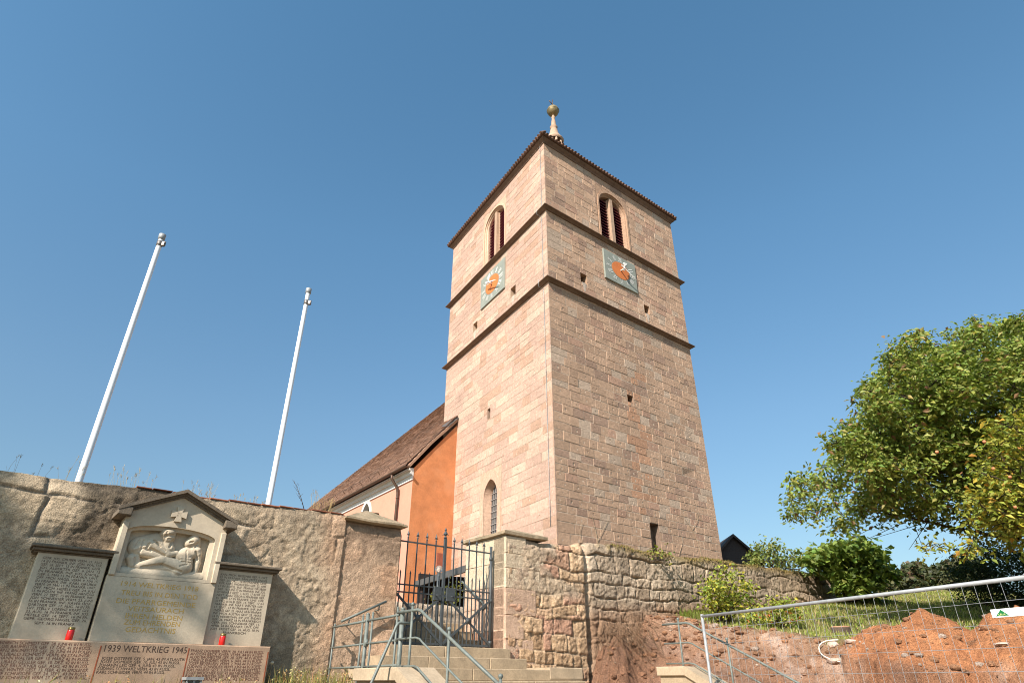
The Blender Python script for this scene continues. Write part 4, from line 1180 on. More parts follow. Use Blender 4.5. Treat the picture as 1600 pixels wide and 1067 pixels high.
# cheek walls with sloping cap slabs
def cheek(a0, a1, n0, nk, z, m, zl, slope=.5):
    F3 = Frame(un(a0, 0), FW.n, -FW.u)            # along the stair; o runs to the left
    w = a1 - a0
    mb = MB(); mb.prism(F3, [(n0 + .04, 0.0), (n0 + .04, z - .13), (nk, z - .13), (nk + (z - .2) / slope, 0.0)], -w + .04, -.04); c = mb.build('cheek_wall', M['step'], st)
    mb = MB(); mb.bbox(F3, n0, nk - .002, z - .13, z, -w, 0, .01)
    p = [(nk, z - .13), (nk + 3.2, z - .13 - 3.2 * slope), (nk + 3.2, z - 3.2 * slope), (nk, z)]
    mb.prism(F3, p, -w, 0); mb.build('cheek_cap', m, c)
cheek(-1.52, -1.05, 1.75, 2.75, 1.79, M['step_pale'], 0)
cheek(3.62, 4.06, 2.0, 2.55, 1.865, M['step_pale'], 0)
mb = MB(); mb.bbox(FW, -1.0, -.45, 1.50, 1.80, .55, 1.5, .02); mb.build('kerb_block', M['step_pale'], st)

# ------------------------------------------------------------------ railings
def railing(name, a, posts, rails, slope, nk, n0, n1, zs, label, m, r_top=.0170, r=.0112, curl=0.0):
    t = thing(name, un(a, n0, 1.4), label, 'handrail')
    zat = lambda n, z: z - max(0, n - nk) * slope
    for k, z in enumerate(zs):
        mb = MB(); e = n1 - (.25 if k == 2 else 0)
        pts = [un(a, n0, z)] + [un(a, n, zat(n, z)) for n in (nk - .10, nk - .04, nk + .04, nk + .1, (nk + e) / 2, e)]
        pts[3] = un(a, nk + .04, zat(nk, z) - .04 * slope * .8)
        if curl and k == 0: pts += [un(a, e + .09, zat(e, z) - .07), un(a, e + .15, zat(e, z) - .2), un(a, e + .16, zat(e, z) - .45)]
        mb.tube(pts, r_top if k == 0 else r, 9); mb.build('rail' if k else 'top_rail', m, t)
    for n in posts:
        mb = MB(); z = zat(n, zs[0]); 
        mb.tube([un(a - .0, n + .02, z - 1.0), un(a, n + .02, z + .05)], .0145, 8)
        mb.lathe(un(a, n + .02, z + .05), [(.017, 0), (.024, .012), (.020, .03), (.001, .04)], 9); mb.build('post', m, t)
    return t
railing('stair_handrail', -1.33, (2.66, 3.42, 4.28), None, .5, 2.83, 2.36, 4.35, (2.355, 2.075, 1.80), 'grey steel handrail descending the left edge of the steps, in front of the gate', M['rail'])
railing('stair_handrail', 3.83, (2.36, 3.22, 4.42), None, .5, 2.56, 2.05, 4.55, (2.485, 2.20, 1.91), 'grey steel handrail on the right cheek of the stairs by the bare earth', M['rail'], curl=1, r_top=.0165)
# landing railing running out from the wall
lr = thing('landing_railing', un(-1.2, 1.3, 1.4), 'grey steel landing railing with three rails standing out from the memorial wall', 'railing')
def aR(n): return -1.10 - .09 * (n - .1)
def n_at(px):
    lo, hi = .05, 3.2
    for _ in range(40):
        m_ = (lo + hi) / 2; p = un(aR(m_), m_, 2.0) - EYE
        fw = p[1] * math.cos(TH) + p[2] * math.sin(TH); x = 800 + F_PX * p[0] / fw
        if x < px: lo = m_
        else: hi = m_
    return lo
for x, rr, h in ((518, .013, .02), (562, .013, .06), (569.5, .023, .07), (577.5, .013, .07), (617, .013, .07), (625, .026, .05)):
    n = n_at(x); mb = MB()
    mb.tube([un(aR(n), n, 1.2), un(aR(n), n, 2.335 + h)], rr, 10); mb.lathe(un(aR(n), n, 2.335 + h), [(rr, 0), (rr * 1.15, .01), (.001, .03)], 10)
    if x == 569.5:
        for z in (2.08, 1.55): mb.tube([un(aR(n) + .0, n + .03, z - .04), un(aR(n), n + .03, z + .04)], .024, 8)
    mb.build('post', M['rail'], lr)
for k, z in enumerate((2.335, 2.07, 1.815)):
    for x0, x1 in ((515, 567), (567, 627)):
        mb = MB(); a, b = n_at(x0), n_at(x1); mb.tube([un(aR(a), a, z), un(aR(b), b, z)], .0125 if k else .015, 8); mb.build('rail', M['rail'], lr)
sr = thing('short_handrail', un(-1.5, 2.66, 1.4), 'bent grey steel handrail falling to the left in front of the landing railing', 'handrail')
mb = MB(); e = FW.px(580, 1067, 2.66)
mb.tube([un(-1.34, 2.66, 2.225), un(-1.46, 2.66, 2.225), un(-1.485, 2.66, 2.22), un(-1.505, 2.66, 2.195), un(e[0], 2.66, e[1]), un(e[0] - .35, 2.66, e[1] - .72)], .0165, 9); mb.build('rail', M['rail'], sr)
mb = MB(); mb.tube([un(e[0] - .33, 2.66, .2), un(e[0] - .33, 2.66, e[1] - .68)], .016, 8); mb.build('post', M['rail'], sr)
wh = thing('wall_handrail', un(-.6, .1, 2.3), 'short sloping steel handrail fixed to the wall left of the gate', 'handrail')
p = FW.px(533, 970.5, .14); q = FW.px(603.5, 939, .14)
mb = MB(); mb.tube([un(p[0], .14, p[1]), un(q[0], .14, q[1])], .018, 9); mb.build('rail', M['rail'], wh)
for x, y in ((546, 966), (593, 944.5)):
    a = FW.px(x, y, .14); mb = MB(); mb.tube([un(a[0], .14, a[1] - .015), un(a[0], .13, a[1] - .07), un(a[0], .0, a[1] - .075)], .009, 6); mb.build('bracket', M['rail'], wh)
jh = thing('wall_handrail', un(2.0, -.8, 2.6), 'short sloping steel handrail on the inner face of the right gate pier', 'handrail')
FJ2 = Frame(un(2.0, 0), FW.n, -FW.u)
p = FJ2.px(722, 908); q = FJ2.px(756, 943)
mb = MB(); mb.tube([FJ2.pt(p[0], p[1]), FJ2.pt(q[0], q[1]), FJ2.pt(q[0] + .03, q[1] - .06), FJ2.pt(q[0] - .02, q[1] - .1)], .018, 9); mb.build('rail', M['rail'], jh)
mb = MB(); mb.tube([FJ2.pt(q[0] - .15, q[1] + .1), FJ2.pt(q[0] - .15, q[1] + .04, -.02), FJ2.pt(q[0] - .15, q[1] + .03, -.08)], .009, 6); mb.build('bracket', M['rail'], jh)

# ------------------------------------------------------------------ flagpoles
def flagpole(x, y, ztop, label, drop, r):
    b = np.array([x, y, 3.0])
    t = thing('flagpole', b, label, 'flagpole', 'flagpoles behind the wall')
    H = ztop - 3.0
    p = MB(); p.lathe(b, [(r, 0), (r, H * .3), (r * .86, H)], 18); p.build('pole', M['pole'], t)
    h = MB(); c = b + UP * H
    h.lathe(c, [(r * .74, -.06), (r * 1.15, -.05), (r * 1.2, .05), (r * .4, .075), (.001, .08)], 14)
    h.build('cap', M['galv'], t)
    k = MB(); c = b + UP * (H - drop); s = FW.u * .8 + FW.n * .6
    k.lathe(c, [(r * .80, -.05), (r * 1.05, -.045), (r * 1.05, .045), (r * .8, .05)], 14)
    k.box(c + s * r * 1.2, .06, .05, .07); k.tube([c + s * r * 1.5 - UP * .05, c + s * r * 1.9 - UP * .02, c + s * r * 1.8 + UP * .05], .012, 6)
    k.build('halyard_fitting', M['lead'], t)
pA = atY(253, 371, 8.3); pB = atY(482, 455, 9.9)
flagpole(pA[0], 8.3, pA[2], 'taller looking white flagpole behind the wall above the left end of the memorial', .14, .046)
flagpole(pB[0], 9.9, pB[2], 'white flagpole behind the wall, the one nearer to the church', .26, .044)

# ------------------------------------------------------------------ behind the gate: canopy, lamp, hedge, low wall
cp1 = atY(729, 884, 14.2); zc_ = cp1[2]; cp0 = atZ(650, 909, zc_)
ca_ = thing('shelter', (cp1[0], cp1[1], 2.6), 'dark timber lean to shelter with a grey fascia behind the gate', 'shelter')
d = unit(cp0 - cp1); d2 = np.array([-d[1], d[0], 0]); d2 = d2 if d2[0] > 0 else -d2
FC = Frame((cp1[0], cp1[1], 0), d, -d2)
L = np.linalg.norm(cp0 - cp1)
mb = MB(); mb.fbox(FC, -.0, L, zc_ - .12, zc_ + .02, -.03, .03); mb.build('fascia', M['lead'], ca_)
mb = MB(); mb.add([FC.pt(0, zc_ + .02, -.03), FC.pt(L, zc_ + .02, -.03), FC.pt(L, zc_ + .5, -1.6), FC.pt(0, zc_ + .5, -1.6), FC.pt(0, zc_ - .05, -.03), FC.pt(L, zc_ - .05, -.03), FC.pt(L, zc_ + .42, -1.6), FC.pt(0, zc_ + .42, -1.6)], [(0, 1, 2, 3), (4, 5, 6, 7), (0, 3, 7, 4), (1, 2, 6, 5)]); mb.build('roof', M['wood_dark'], ca_)
mb = MB(); mb.fbox(FC, -.5, L + .1, 2.2, zc_ + .3, -1.6, -1.5); mb.fbox(FC, L - .08, L, 2.9, zc_ + .2, -1.5, -.05); mb.build('boarding', M['wood_dark'], ca_)
mb = MB(); mb.fbox(FC, L - .25, L - .13, 2.2, zc_ - .1, -.2, -.08); mb.build('post', M['wood_dark'], ca_)
lp_ = atY(686, 889, 12.7)
gp0 = thing('globe_lamp', (lp_[0], lp_[1], 2.6), 'clear glass globe lamp on a dark post behind the gate', 'lamp')
mb = MB(); mb.tube([(lp_[0], lp_[1], 2.6), (lp_[0], lp_[1], lp_[2] - .06)], .033, 10); mb.build('post', M['iron'], gp0)
mb = MB(); mb.lathe(lp_, [(.02, -.068)] + [(.072 * math.cos(t), .072 * math.sin(t)) for t in np.linspace(-1.25, 1.57, 12)], 18); mb.build('globe', M['lampglass'], gp0)
mb = MB(); mb.lathe(lp_ - UP * .03, [(.001, -.03), (.018, -.03), (.02, .0), (.028, .03), (.018, .055), (.001, .06)], 10); mb.build('bulb', M['white'], gp0)
lo = MB()
def low_field(A, Z):
    d, r = courses(A, Z, 31, (.2, .3), (.3, .6), .05)
    n2 = fbm(A * 7, Z * 7, 71, 5); O = .03 * sstep(0, .03, d) + n2 * .03
    C = lerp((.50, .40, .30), (.42, .31, .22), np.clip(n2 + .5, 0, 1)); return O, C
FLo = Frame(un(0, -2.3), FW.u, FW.n)
zl0 = FLo.px(660, 943)[1]
field_wall(lo, FLo, -1.6, 3.2, 1.9, lambda a: a * 0 + zl0, low_field, .05, .4)
tag(lo.build('low_wall', M['rubble'], loc=FLo.pt(.6, 2.0), fix=False), 'low pale rubble wall seen through the bars of the gate', 'wall')

# ------------------------------------------------------------------ barn beyond the tower
ba = atY(1143, 835, 44.0)
barn = thing('barn', (ba[0], ba[1], 3.0), 'dark tiled barn gable far behind the right side of the tower', 'barn')
be = atY(1188, 873, 44.0); wdt = be[0] - ba[0]
FB = Frame((ba[0], 44.0, 0), (1, 0, 0), (0, -1, 0))
zA, zE = ba[2], be[2]
mb = MB(); mb.prism(FB, [(-wdt, 2.5), (wdt, 2.5), (wdt, zE), (0, zA - .15), (-wdt, zE)], -8, 0); mb.build('wall', M['wood_dark'], barn)
mb = MB()
for s_ in (-1, 1):
    mb.add([FB.pt(0, zA, .35), FB.pt(s_ * wdt * 1.12, zE - .12 * (zA - zE), .35), FB.pt(s_ * wdt * 1.12, zE - .12 * (zA - zE), -8.3), FB.pt(0, zA, -8.3),
            FB.pt(0, zA - .18, .35), FB.pt(s_ * wdt * 1.12, zE - .12 * (zA - zE) - .18, .35), FB.pt(s_ * wdt * 1.12, zE - .12 * (zA - zE) - .18, -8.3), FB.pt(0, zA - .18, -8.3)], MB.BOXF)
mb.build('roof', M['tile_dark'], barn)
mb = MB()
for k in range(14):
    z = zE + (zA - zE) * k / 14; w_ = wdt * (1 - k / 14) - .1
    mb.add([FB.pt(-w_, z, .02), FB.pt(w_, z, .02), FB.pt(w_, z - .3, .08), FB.pt(-w_, z - .3, .08)], [(0, 1, 2, 3)])
mb.build('gable_tiles', M['tile_dark'], barn)

# ------------------------------------------------------------------ terrain
def T(a, n):
    """ground height over the wall's own axes"""
    a = np.asarray(a, float); n = np.asarray(n, float)
    Y = 10.5 + a * FW.u[1] + n * FW.n[1]
    flat = np.where(n > 5.5, 0.0, np.where(n > 2.0, (5.5 - n) / 3.5 * 1.28, 1.28))
    right = .19 * Y + .02
    wl = soil_line(a)
    right = np.maximum(right, wl - .25 * np.maximum(n, 0) ** 1.0 * 1.0) * sstep(2.5, 0, n) + right * (1 - sstep(2.5, 0, n))
    right = right + .10 * fbm(a * .5, n * .5, 101, 3)
    # foot of the cut: rough slope of dug earth
    ed = sstep(4.6, 7.4, a - .12 * n + .45 * fbm(a * .9, n * .9, 103, 4))
    ed = np.maximum(ed, 0)
    pit = np.minimum(1.15, right)
    bank = pit + (right - pit) * np.clip(sstep(3.95, 6.2, a + .35 * fbm(a * 1.6, n * 1.6, 104, 4) - .25 * n), 0, 1) ** .8
    near = sstep(.0, .9, .85 - n + .35 * fbm(a * 2.2, n * 2.2, 105, 4)) * sstep(3.9, 4.5, a)
    bank = np.maximum(bank, pit + (wl - .25 - pit) * near * .9)
    z = np.where(a > 4.0, bank, flat)
    # everything in front falls to the street
    street = np.clip((6.8 - n) / 2.0 + (a - 5) * .35, 0, 1); z = np.where(a > 4.0, z * street, z)
    # spoil heaps of red earth
    for (ux, uy, R1, h, pw) in HEAPS:
        x = FW.o[0] + a * FW.u[0] + n * FW.n[0]; y = FW.o[1] + a * FW.u[1] + n * FW.n[1]
        r = np.hypot(x - ux, y - uy) / R1 + .12 * fbm(x * 1.7, y * 1.7, 107, 3)
        z = np.where(r < 1, np.maximum(z, .19 * Y - .1 + (h + .1) * np.clip(1 - r, 0, 1) ** pw), z)
    rough = .075 * fbm(a * 2.6, n * 2.6, 108, 4) + .05 * np.abs(fbm(a * 7, n * 7, 109, 4, .6)) + .035 * fbm(a * 15, n * 15, 110, 2)
    dig = sstep(7.5, 5.5, a) * sstep(2.6, 1.2, n) * (a > 4.0)
    clod = .16 * np.abs(fbm(a * 3.2, n * 3.2, 113, 4, .6)) + .10 * fbm(a * 1.5, n * 1.5, 114, 3)
    return z + rough * (.35 + .65 * bare_mask(a, n)) + clod * dig
h1 = atD(1440, 963, 10.0); h2 = atD(1556, 956, 9.3)
HEAPS = [(h1[0], h1[1], 1.35, h1[2] - .19 * h1[1] + .10, 1.0), (h2[0] + .35, h2[1], 1.25, h2[2] - .19 * h2[1] + .10, .9), (h2[0] + 1.9, h2[1] + .3, 1.9, .9, 1.0)]
def bare_mask(a, n):
    x = FW.o[0] + a * FW.u[0] + n * FW.n[0]; y = FW.o[1] + a * FW.u[1] + n * FW.n[1]
    n1 = fbm(x * .8, y * .8, 111, 4)
    m = sstep(.3, -.3, (y - 11.3) + .55 * n1 + .55 * np.maximum(0, 5.2 - x))      # dug ground in front, grass behind
    m = np.maximum(m, sstep(7.2, 6.2, a + .5 * n1))
    for (ux, uy, R1, h, pw) in HEAPS: m = np.maximum(m, sstep(1.05, .85, np.hypot(x - ux, y - uy) / R1 + .2 * n1))
    return m
def terrain(name, a0, a1, n0, n1, res, label_kind='structure'):
    A, Nn = np.meshgrid(np.arange(a0, a1 + res / 2, res), np.arange(n0, n1 + res / 2, res))
    z = T(A, Nn)
    X = FW.o[0] + A * FW.u[0] + Nn * FW.n[0]; Y = FW.o[1] + A * FW.u[1] + Nn * FW.n[1]
    b = bare_mask(A, Nn)
    t1 = np.clip(fbm(X * .9, Y * .9, 121, 4) + .5, 0, 1); t2 = np.clip(fbm(X * 4, Y * 4, 122, 4) + .5, 0, 1)
    earth = lerp((.32, .165, .095), (.44, .265, .17), t1)
    earth = lerp(earth, np.array((.56, .41, .32)), sstep(.60, .85, t2) * .6)
    dark = sstep(6.5, 5.2, A) ; earth = lerp(earth, np.array((.21, .10, .056)), dark * (.4 + .5 * t2))
    hm = np.zeros_like(A)
    for (ux, uy, R1, h, pw) in HEAPS: hm = np.maximum(hm, sstep(1.1, .8, np.hypot(X - ux, Y - uy) / R1 + .15 * (t2 - .5)))
    earth = lerp(earth, lerp((.39, .155, .066), (.50, .215, .095), t2), hm)
    turf = lerp((.16, .145, .06), (.25, .20, .10), t2)
    C = lerp(turf, earth, b)
    P = np.stack([X, Y, z], -1)
    mb = MB(); mb.grid(P, C)
    o = mb.build(name, M['earth'], fix=False); o['kind'] = 'structure'; return o
terrain('earth_bank', 4.0, 22.0, .0 - .02, 7.4, .035)
mb = MB()
A, Nn = np.meshgrid(np.arange(-16, 4.01, .25), np.arange(-.1, 9.6, .25))
Zg = np.where(Nn > 5.5, 0.0, np.where(Nn > 2.4, (5.5 - Nn) / 3.1 * 1.44, 1.44)); Zg = np.where((A > -1.3) & (Nn > .6), np.minimum(Zg, np.clip(1.30 - (Nn - 2.6) * .5, -.1, 1.3)) - .06, Zg)
P = FW.o + A[..., None] * FW.u + Nn[..., None] * FW.n + (Zg + .02 * fbm(A * 2, Nn * 2, 7, 3))[..., None] * UP
mb.grid(P, (.17, .125, .075)); o = mb.build('verge', M['earth'], fix=False); o['kind'] = 'structure'
mb = MB(); mb.add([(-900, -900, -.12), (900, -900, -.12), (900, 900, -.12), (-900, 900, -.12)], [(0, 1, 2, 3)]); o = mb.build('ground', M['ground']); o['kind'] = 'structure'
# street in front
mb = MB(); V = [un(-40, 9.5, -.06), un(40, 9.5, -.06), un(40, 20, -.06), un(-40, 20, -.06)]; mb.add(V, [(0, 1, 2, 3)]); M['asphalt'] = mat('asphalt', (.05, .05, .05), .9, .2, 30, .15, 1); o = mb.build('road', M['asphalt']); o['kind'] = 'structure'
# churchyard behind the walls
mb = MB()
def slabz(a0, a1, n0, n1, z): mb.add([un(a0, n0, z), un(a1, n0, z), un(a1, n1, z), un(a0, n1, z)], [(0, 1, 2, 3)], (.2, .16, .09))
slabz(-30, -.1, -.5, -45, 3.0); slabz(-.1, 2.12, -.44, -2.3, 2.14); slabz(-.1, 2.06, -1.2, -2.3, 2.604); slabz(-.1, 6.0, -2.3, -45, 2.9); slabz(6.0, 15.5, -.5, -45, 3.72)
mb.add([un(6.0, -.5, 2), un(6.0, -45, 2), un(6.0, -45, 3.72), un(6.0, -.5, 3.72)], [(0, 1, 2, 3)], (.2, .16, .09))
mb.add([un(15.5, .0, 3.3), un(15.5, -45, 3.72), un(34, -45, 3.2), un(22, 0, 3.3)], [(0, 1, 2, 3)], (.2, .18, .08))
o = mb.build('churchyard', M['ground'], fix=False); o['kind'] = 'structure'
# ------------------------------------------------------------------ foliage
def leaf_mesh(mb, P, size, col, up=.8, seed=0, droop=.35, width=.55):
    """one folded, pointed leaf (two faces) at every point"""
    rg = np.random.default_rng(seed); n = len(P)
    size = np.broadcast_to(size, n) * rg.uniform(.7, 1.25, n)
    a = rg.uniform(0, 2 * np.pi, n); d = np.stack([np.cos(a), np.sin(a), -droop + rg.normal(0, .35, n)], 1); d /= np.linalg.norm(d, axis=1)[:, None]
    nn = rg.normal(0, 1, (n, 3)) * (1 - up) * 1.6; nn[:, 2] += up; 
    s = np.cross(d, nn); s /= np.linalg.norm(s, axis=1)[:, None] + 1e-9
    nn = np.cross(s, d)
    L = size[:, None]; w = L * width * .5
    p0 = P; p2 = P + d * L - np.array([0, 0, 1]) * L * .12
    m = P + d * L * .48
    p1 = m + s * w + nn * L * .10; p3 = m - s * w + nn * L * .10
    V = np.stack([p0, p1, p2, p3], 1).reshape(-1, 3)
    i = np.arange(n)[:, None] * 4
    F = np.concatenate([i + np.array([[0, 1, 2]]), i + np.array([[0, 2, 3]])], 0)
    C = np.repeat(col, 4, 0)
    mb.add(V, F, C)
def leaf_colors(n, pal, seed):
    rg = np.random.default_rng(seed); pal = np.array(pal, float)
    w = pal[:, 3] / pal[:, 3].sum(); k = rg.choice(len(pal), n, p=w)
    return pal[k, :3] * rg.uniform(.75, 1.25, (n, 1)) * (1 + rg.normal(0, .06, (n, 3)))
def clumps_to_leaves(cl, per, seed, twig_mb=None, up_bias=.25, inner=.25):
    """twigs stick out of every clump; leaves sit along the twigs"""
    rg = np.random.default_rng(seed); out = []
    for (c, r) in cl:
        nt = max(4, int(9 + r * 8)); 
        D = rg.normal(0, 1, (nt, 3)); D[:, 2] = D[:, 2] * .75 + up_bias; D /= np.linalg.norm(D, axis=1)[:, None]
        Ln = r * rg.uniform(.6, 1.2, nt)
        m = int(per * (r / .5) ** 2)
        k = rg.integers(0, nt, m); t = inner + (1 - inner) * rg.random(m) ** .7
        P = c + D[k] * (Ln[k] * t)[:, None] + rg.normal(0, .05 + .05 * r, (m, 3)); P[:, 2] -= .18 * r * t ** 2
        out.append(P)
        if twig_mb is not None:
            for q in range(0, nt, 2):
                e = c + D[q] * Ln[q]; e[2] -= .18 * r; mid = c + D[q] * Ln[q] * .5
                twig_mb.tube([c, mid, e], [.010, .007, .003], 3, caps=False)
    return np.concatenate(out, 0)
def inpoly(x, y, poly):
    c = False; j = len(poly) - 1
    for i in range(len(poly)):
        xi, yi = poly[i]; xj, yj = poly[j]
        if (yi > y) != (yj > y) and x < (xj - xi) * (y - yi) / (yj - yi) + xi: c = not c
        j = i
    return c
def sample_crown(poly, n, D0, depth, rad, seed, rpx=None):
    """clump centres filling a crown of the given outline at a real distance and with real depth"""
    rg = random.Random(seed); xs = [p[0] for p in poly]; ys = [p[1] for p in poly]; out = []
    tries = 0
    while len(out) < n and tries < 20000:
        tries += 1
        x, y = rg.uniform(min(xs), max(xs)), rg.uniform(min(ys), max(ys))
        if not inpoly(x, y, poly): continue
        r = rg.uniform(*rad); D = D0 + rg.uniform(-1, 1) * depth
        rp = r / D * F_PX * .72
        if not all(inpoly(x + rp * math.cos(t), y + rp * math.sin(t), poly) for t in np.linspace(0, 6.28, 9)): 
            r *= .55; rp *= .55
            if not all(inpoly(x + rp * math.cos(t), y + rp * math.sin(t), poly) for t in np.linspace(0, 6.28, 9)): continue
        out.append((atD(x, y, D), r))
    return out
def limb(mb, p, q, r0, r1, sag=.2, n=6, seed=0):
    rg = random.Random(seed); p = np.asarray(p, float); q = np.asarray(q, float); pts = []
    L = np.linalg.norm(q - p)
    for i in range(n + 1):
        t = i / n; w = p * (1 - t) + q * t + UP * sag * L * math.sin(math.pi * t) * .5
        if 0 < i < n: w = w + np.array([rg.gauss(0, .03 * L), rg.gauss(0, .03 * L), rg.gauss(0, .03 * L)])
        pts.append(w)
    mb.tube(pts, [r0 + (r1 - r0) * (i / n) for i in range(n + 1)], 7)
def make_tree(name, label, cat, base, fork, cl, per, size, pal, seed, trunk_r, nlimb, group=None, bare=(), inner=.25, up=.6, width=.55):
    t = thing(name, base, label, cat, group)
    tr = MB(); f = np.asarray(fork, float); base = np.asarray(base, float)
    tr.tube([base - UP * .2, base + (f - base) * .1, base + (f - base) * .5 + np.array([.06, .03, 0]), f], [trunk_r * 1.5, trunk_r * 1.1, trunk_r * .9, trunk_r * .75], 12)
    rg = random.Random(seed); ids = sorted([k for k in range(len(cl)) if cl[k][0][2] > f[2] + .9], key=lambda k: rg.random())[:nlimb]
    for k in ids:
        s = f + (base - f) * rg.uniform(0, .3)
        limb(tr, s, cl[k][0], trunk_r * .22, .008, .15, 7, seed + k)
    for (pts, r0, r1) in bare: tr.tube(pts, [r0 + (r1 - r0) * i / (len(pts) - 1) for i in range(len(pts))], 6)
    tr.build('trunk', M['bark'], t, fix=False)
    cr = MB(); P = clumps_to_leaves(cl, per, seed, cr, inner=inner)
    cr.c = [(.05, .035, .02)] * len(cr.c)
    leaf_mesh(cr, P, size, leaf_colors(len(P), pal, seed), up, seed, width=width)
    cr.build('crown', M['leaf'], t, fix=False)
    return t
CHERRY = [(1217, 800), (1222, 775), (1216, 760), (1245, 735), (1292, 742), (1262, 716), (1278, 700), (1296, 662), (1345, 640), (1322, 615), (1326, 592), (1372, 580), (1360, 562), (1372, 548), (1400, 540), (1410, 512), (1442, 508), (1456, 528),
          (1500, 508), (1526, 484), (1560, 500), (1600, 482), (1700, 470), (1800, 560), (1820, 760), (1700, 850), (1560, 842), (1480, 815), (1420, 806), (1365, 812), (1330, 842), (1300, 846), (1262, 838), (1232, 834)]
pal_c = [(.215, .262, .05, 4), (.15, .205, .038, 3.4), (.29, .31, .07, 1.8), (.30, .24, .065, .3), (.28, .15, .08, .15)]
cl = sample_crown(CHERRY, 430, 13.6, 2.0, (.34, .60), 5)
br_ = [atD(1650, 800, 13.4), atD(1560, 838, 13.2), atD(1480, 822, 13.0), atD(1410, 806, 12.9), atD(1350, 798, 12.8)]
def twigs_from(p, dirs): return [([p, p + np.array(d) * .5, p + np.array(d)], .009, .003) for d in dirs]
bare = [(br_, .042, .010)]
cl += [(p + np.array([random.uniform(-.3, .3), random.uniform(-.3, .3), random.uniform(.0, .35)]), random.uniform(.26, .4)) for p in (br_[1], br_[1], br_[2], br_[2], br_[3], br_[3], br_[4], br_[4], (br_[1] + br_[2]) / 2, (br_[2] + br_[3]) / 2, (br_[3] + br_[4]) / 2)]
bare += twigs_from(atD(1450, 815, 13.0), [(-1.3, .1, -.35), (-.7, -.2, -.6)]) + twigs_from(atD(1425, 810, 12.95), [(-1.25, .2, -.5), (.1, .1, -.55)]) + twigs_from(atD(1400, 805, 12.9), [(-1.0, .1, -.45)])
make_tree('cherry_tree', 'large spreading green tree whose crown fills the right edge behind the fence', 'tree', (12.6, 13.6, 2.4), (12.3, 13.4, 4.3), cl, 270, .105, pal_c, 31, .24, 42, bare=bare, up=.55)
APPLE = [(1470, 880), (1432, 880), (1408, 862), (1425, 842), (1470, 838), (1500, 812), (1520, 760), (1500, 722), (1535, 690), (1520, 665), (1560, 628), (1620, 610), (1700, 620), (1720, 800), (1690, 905), (1600, 905), (1560, 880), (1510, 878)]
pal_a = [(.33, .32, .05, 3), (.25, .28, .042, 3), (.17, .21, .035, 1.5), (.46, .36, .05, .8), (.46, .24, .05, .2)]
cl2 = sample_crown(APPLE, 110, 10.8, 1.0, (.28, .44), 8)
ap = make_tree('apple_tree', 'yellowing apple tree with a few ripe apples in front of the larger green tree', 'tree', (10.1, 11.2, 1.9), (9.8, 11.1, 3.2), cl2, 170, .105, pal_a, 33, .12, 22, up=.6)
M['apple'] = mat('ripe apple', (.50, .20, .09), .5, .2, 20)
for x, y in ((1464, 706), (1552, 732), (1586, 792), (1538, 690), (1578, 745)):
    c = atD(x, y, 9.75 + .15 * random.random()); mb = MB(); mb.lathe(c, [(.004, -.022), (.015, -.026), (.026, -.009), (.027, .006), (.019, .022), (.006, .02), (.001, .015)], 10); mb.build('apple', M['apple'], ap)

def bush(name, label, cat, cl, per, size, pal, seed, base, group=None, up=.6, stems=8, width=.6):
    t = thing(name, base, label, cat, group)
    s = MB(); rg = random.Random(seed)
    ids = sorted(range(len(cl)), key=lambda k: rg.random())[:stems]
    for k in ids: limb(s, np.asarray(base) + np.array([rg.uniform(-.2, .2), rg.uniform(-.1, .1), -.1]), cl[k][0], .018, .005, .1, 5, k)
    s.build('stems', M['bark'], t, fix=False)
    f = MB(); P = clumps_to_leaves(cl, per, seed, None); leaf_mesh(f, P, size, leaf_colors(len(P), pal, seed), up, seed, width=width)
    f.build('foliage', M['leaf'], t, fix=False); return t
# dark hazel at the end of the wall
HZ = [(1236, 880), (1246, 862), (1262, 868), (1266, 848), (1290, 852), (1298, 838), (1312, 842), (1314, 800), (1330, 802), (1334, 830), (1352, 838), (1374, 836), (1376, 856), (1402, 858), (1396, 884), (1404, 900), (1384, 912), (1388, 932), (1345, 950), (1312, 952), (1300, 915), (1270, 895)]
pal_h = [(.16, .22, .04, 3), (.22, .275, .055, 2.6), (.10, .15, .028, 1.6)]
b0 = atD(1340, 950, 17.3)
hz_ = bush('hazel_shrub', 'dense dark green shrub with broad leaves overhanging the far end of the stone wall', 'shrub', sample_crown(HZ, 95, 17.2, .9, (.22, .46), 12), 95, .20, pal_h, 35, b0, stems=14, width=.75)
mb = MB(); mb.tube([b0 - UP * .2, b0 + np.array([.05, 0, .9])], [.34, .3], 12); mb.build('trunk', M['bark'], hz_)
# sparse young shoots behind the wall
SH = [(1148, 888), (1158, 872), (1168, 864), (1178, 850), (1190, 826), (1200, 842), (1220, 838), (1234, 852), (1262, 856), (1282, 880), (1286, 902), (1200, 892)]
bush('young_shrub', 'light green shrub with thin upright shoots behind the wall right of the barn', 'shrub', sample_crown(SH, 85, 17.6, .5, (.16, .32), 14), 100, .10, [(.20, .235, .06, 3), (.27, .28, .08, 2), (.13, .17, .04, 2)], 37, atD(1205, 890, 17.4), stems=16)
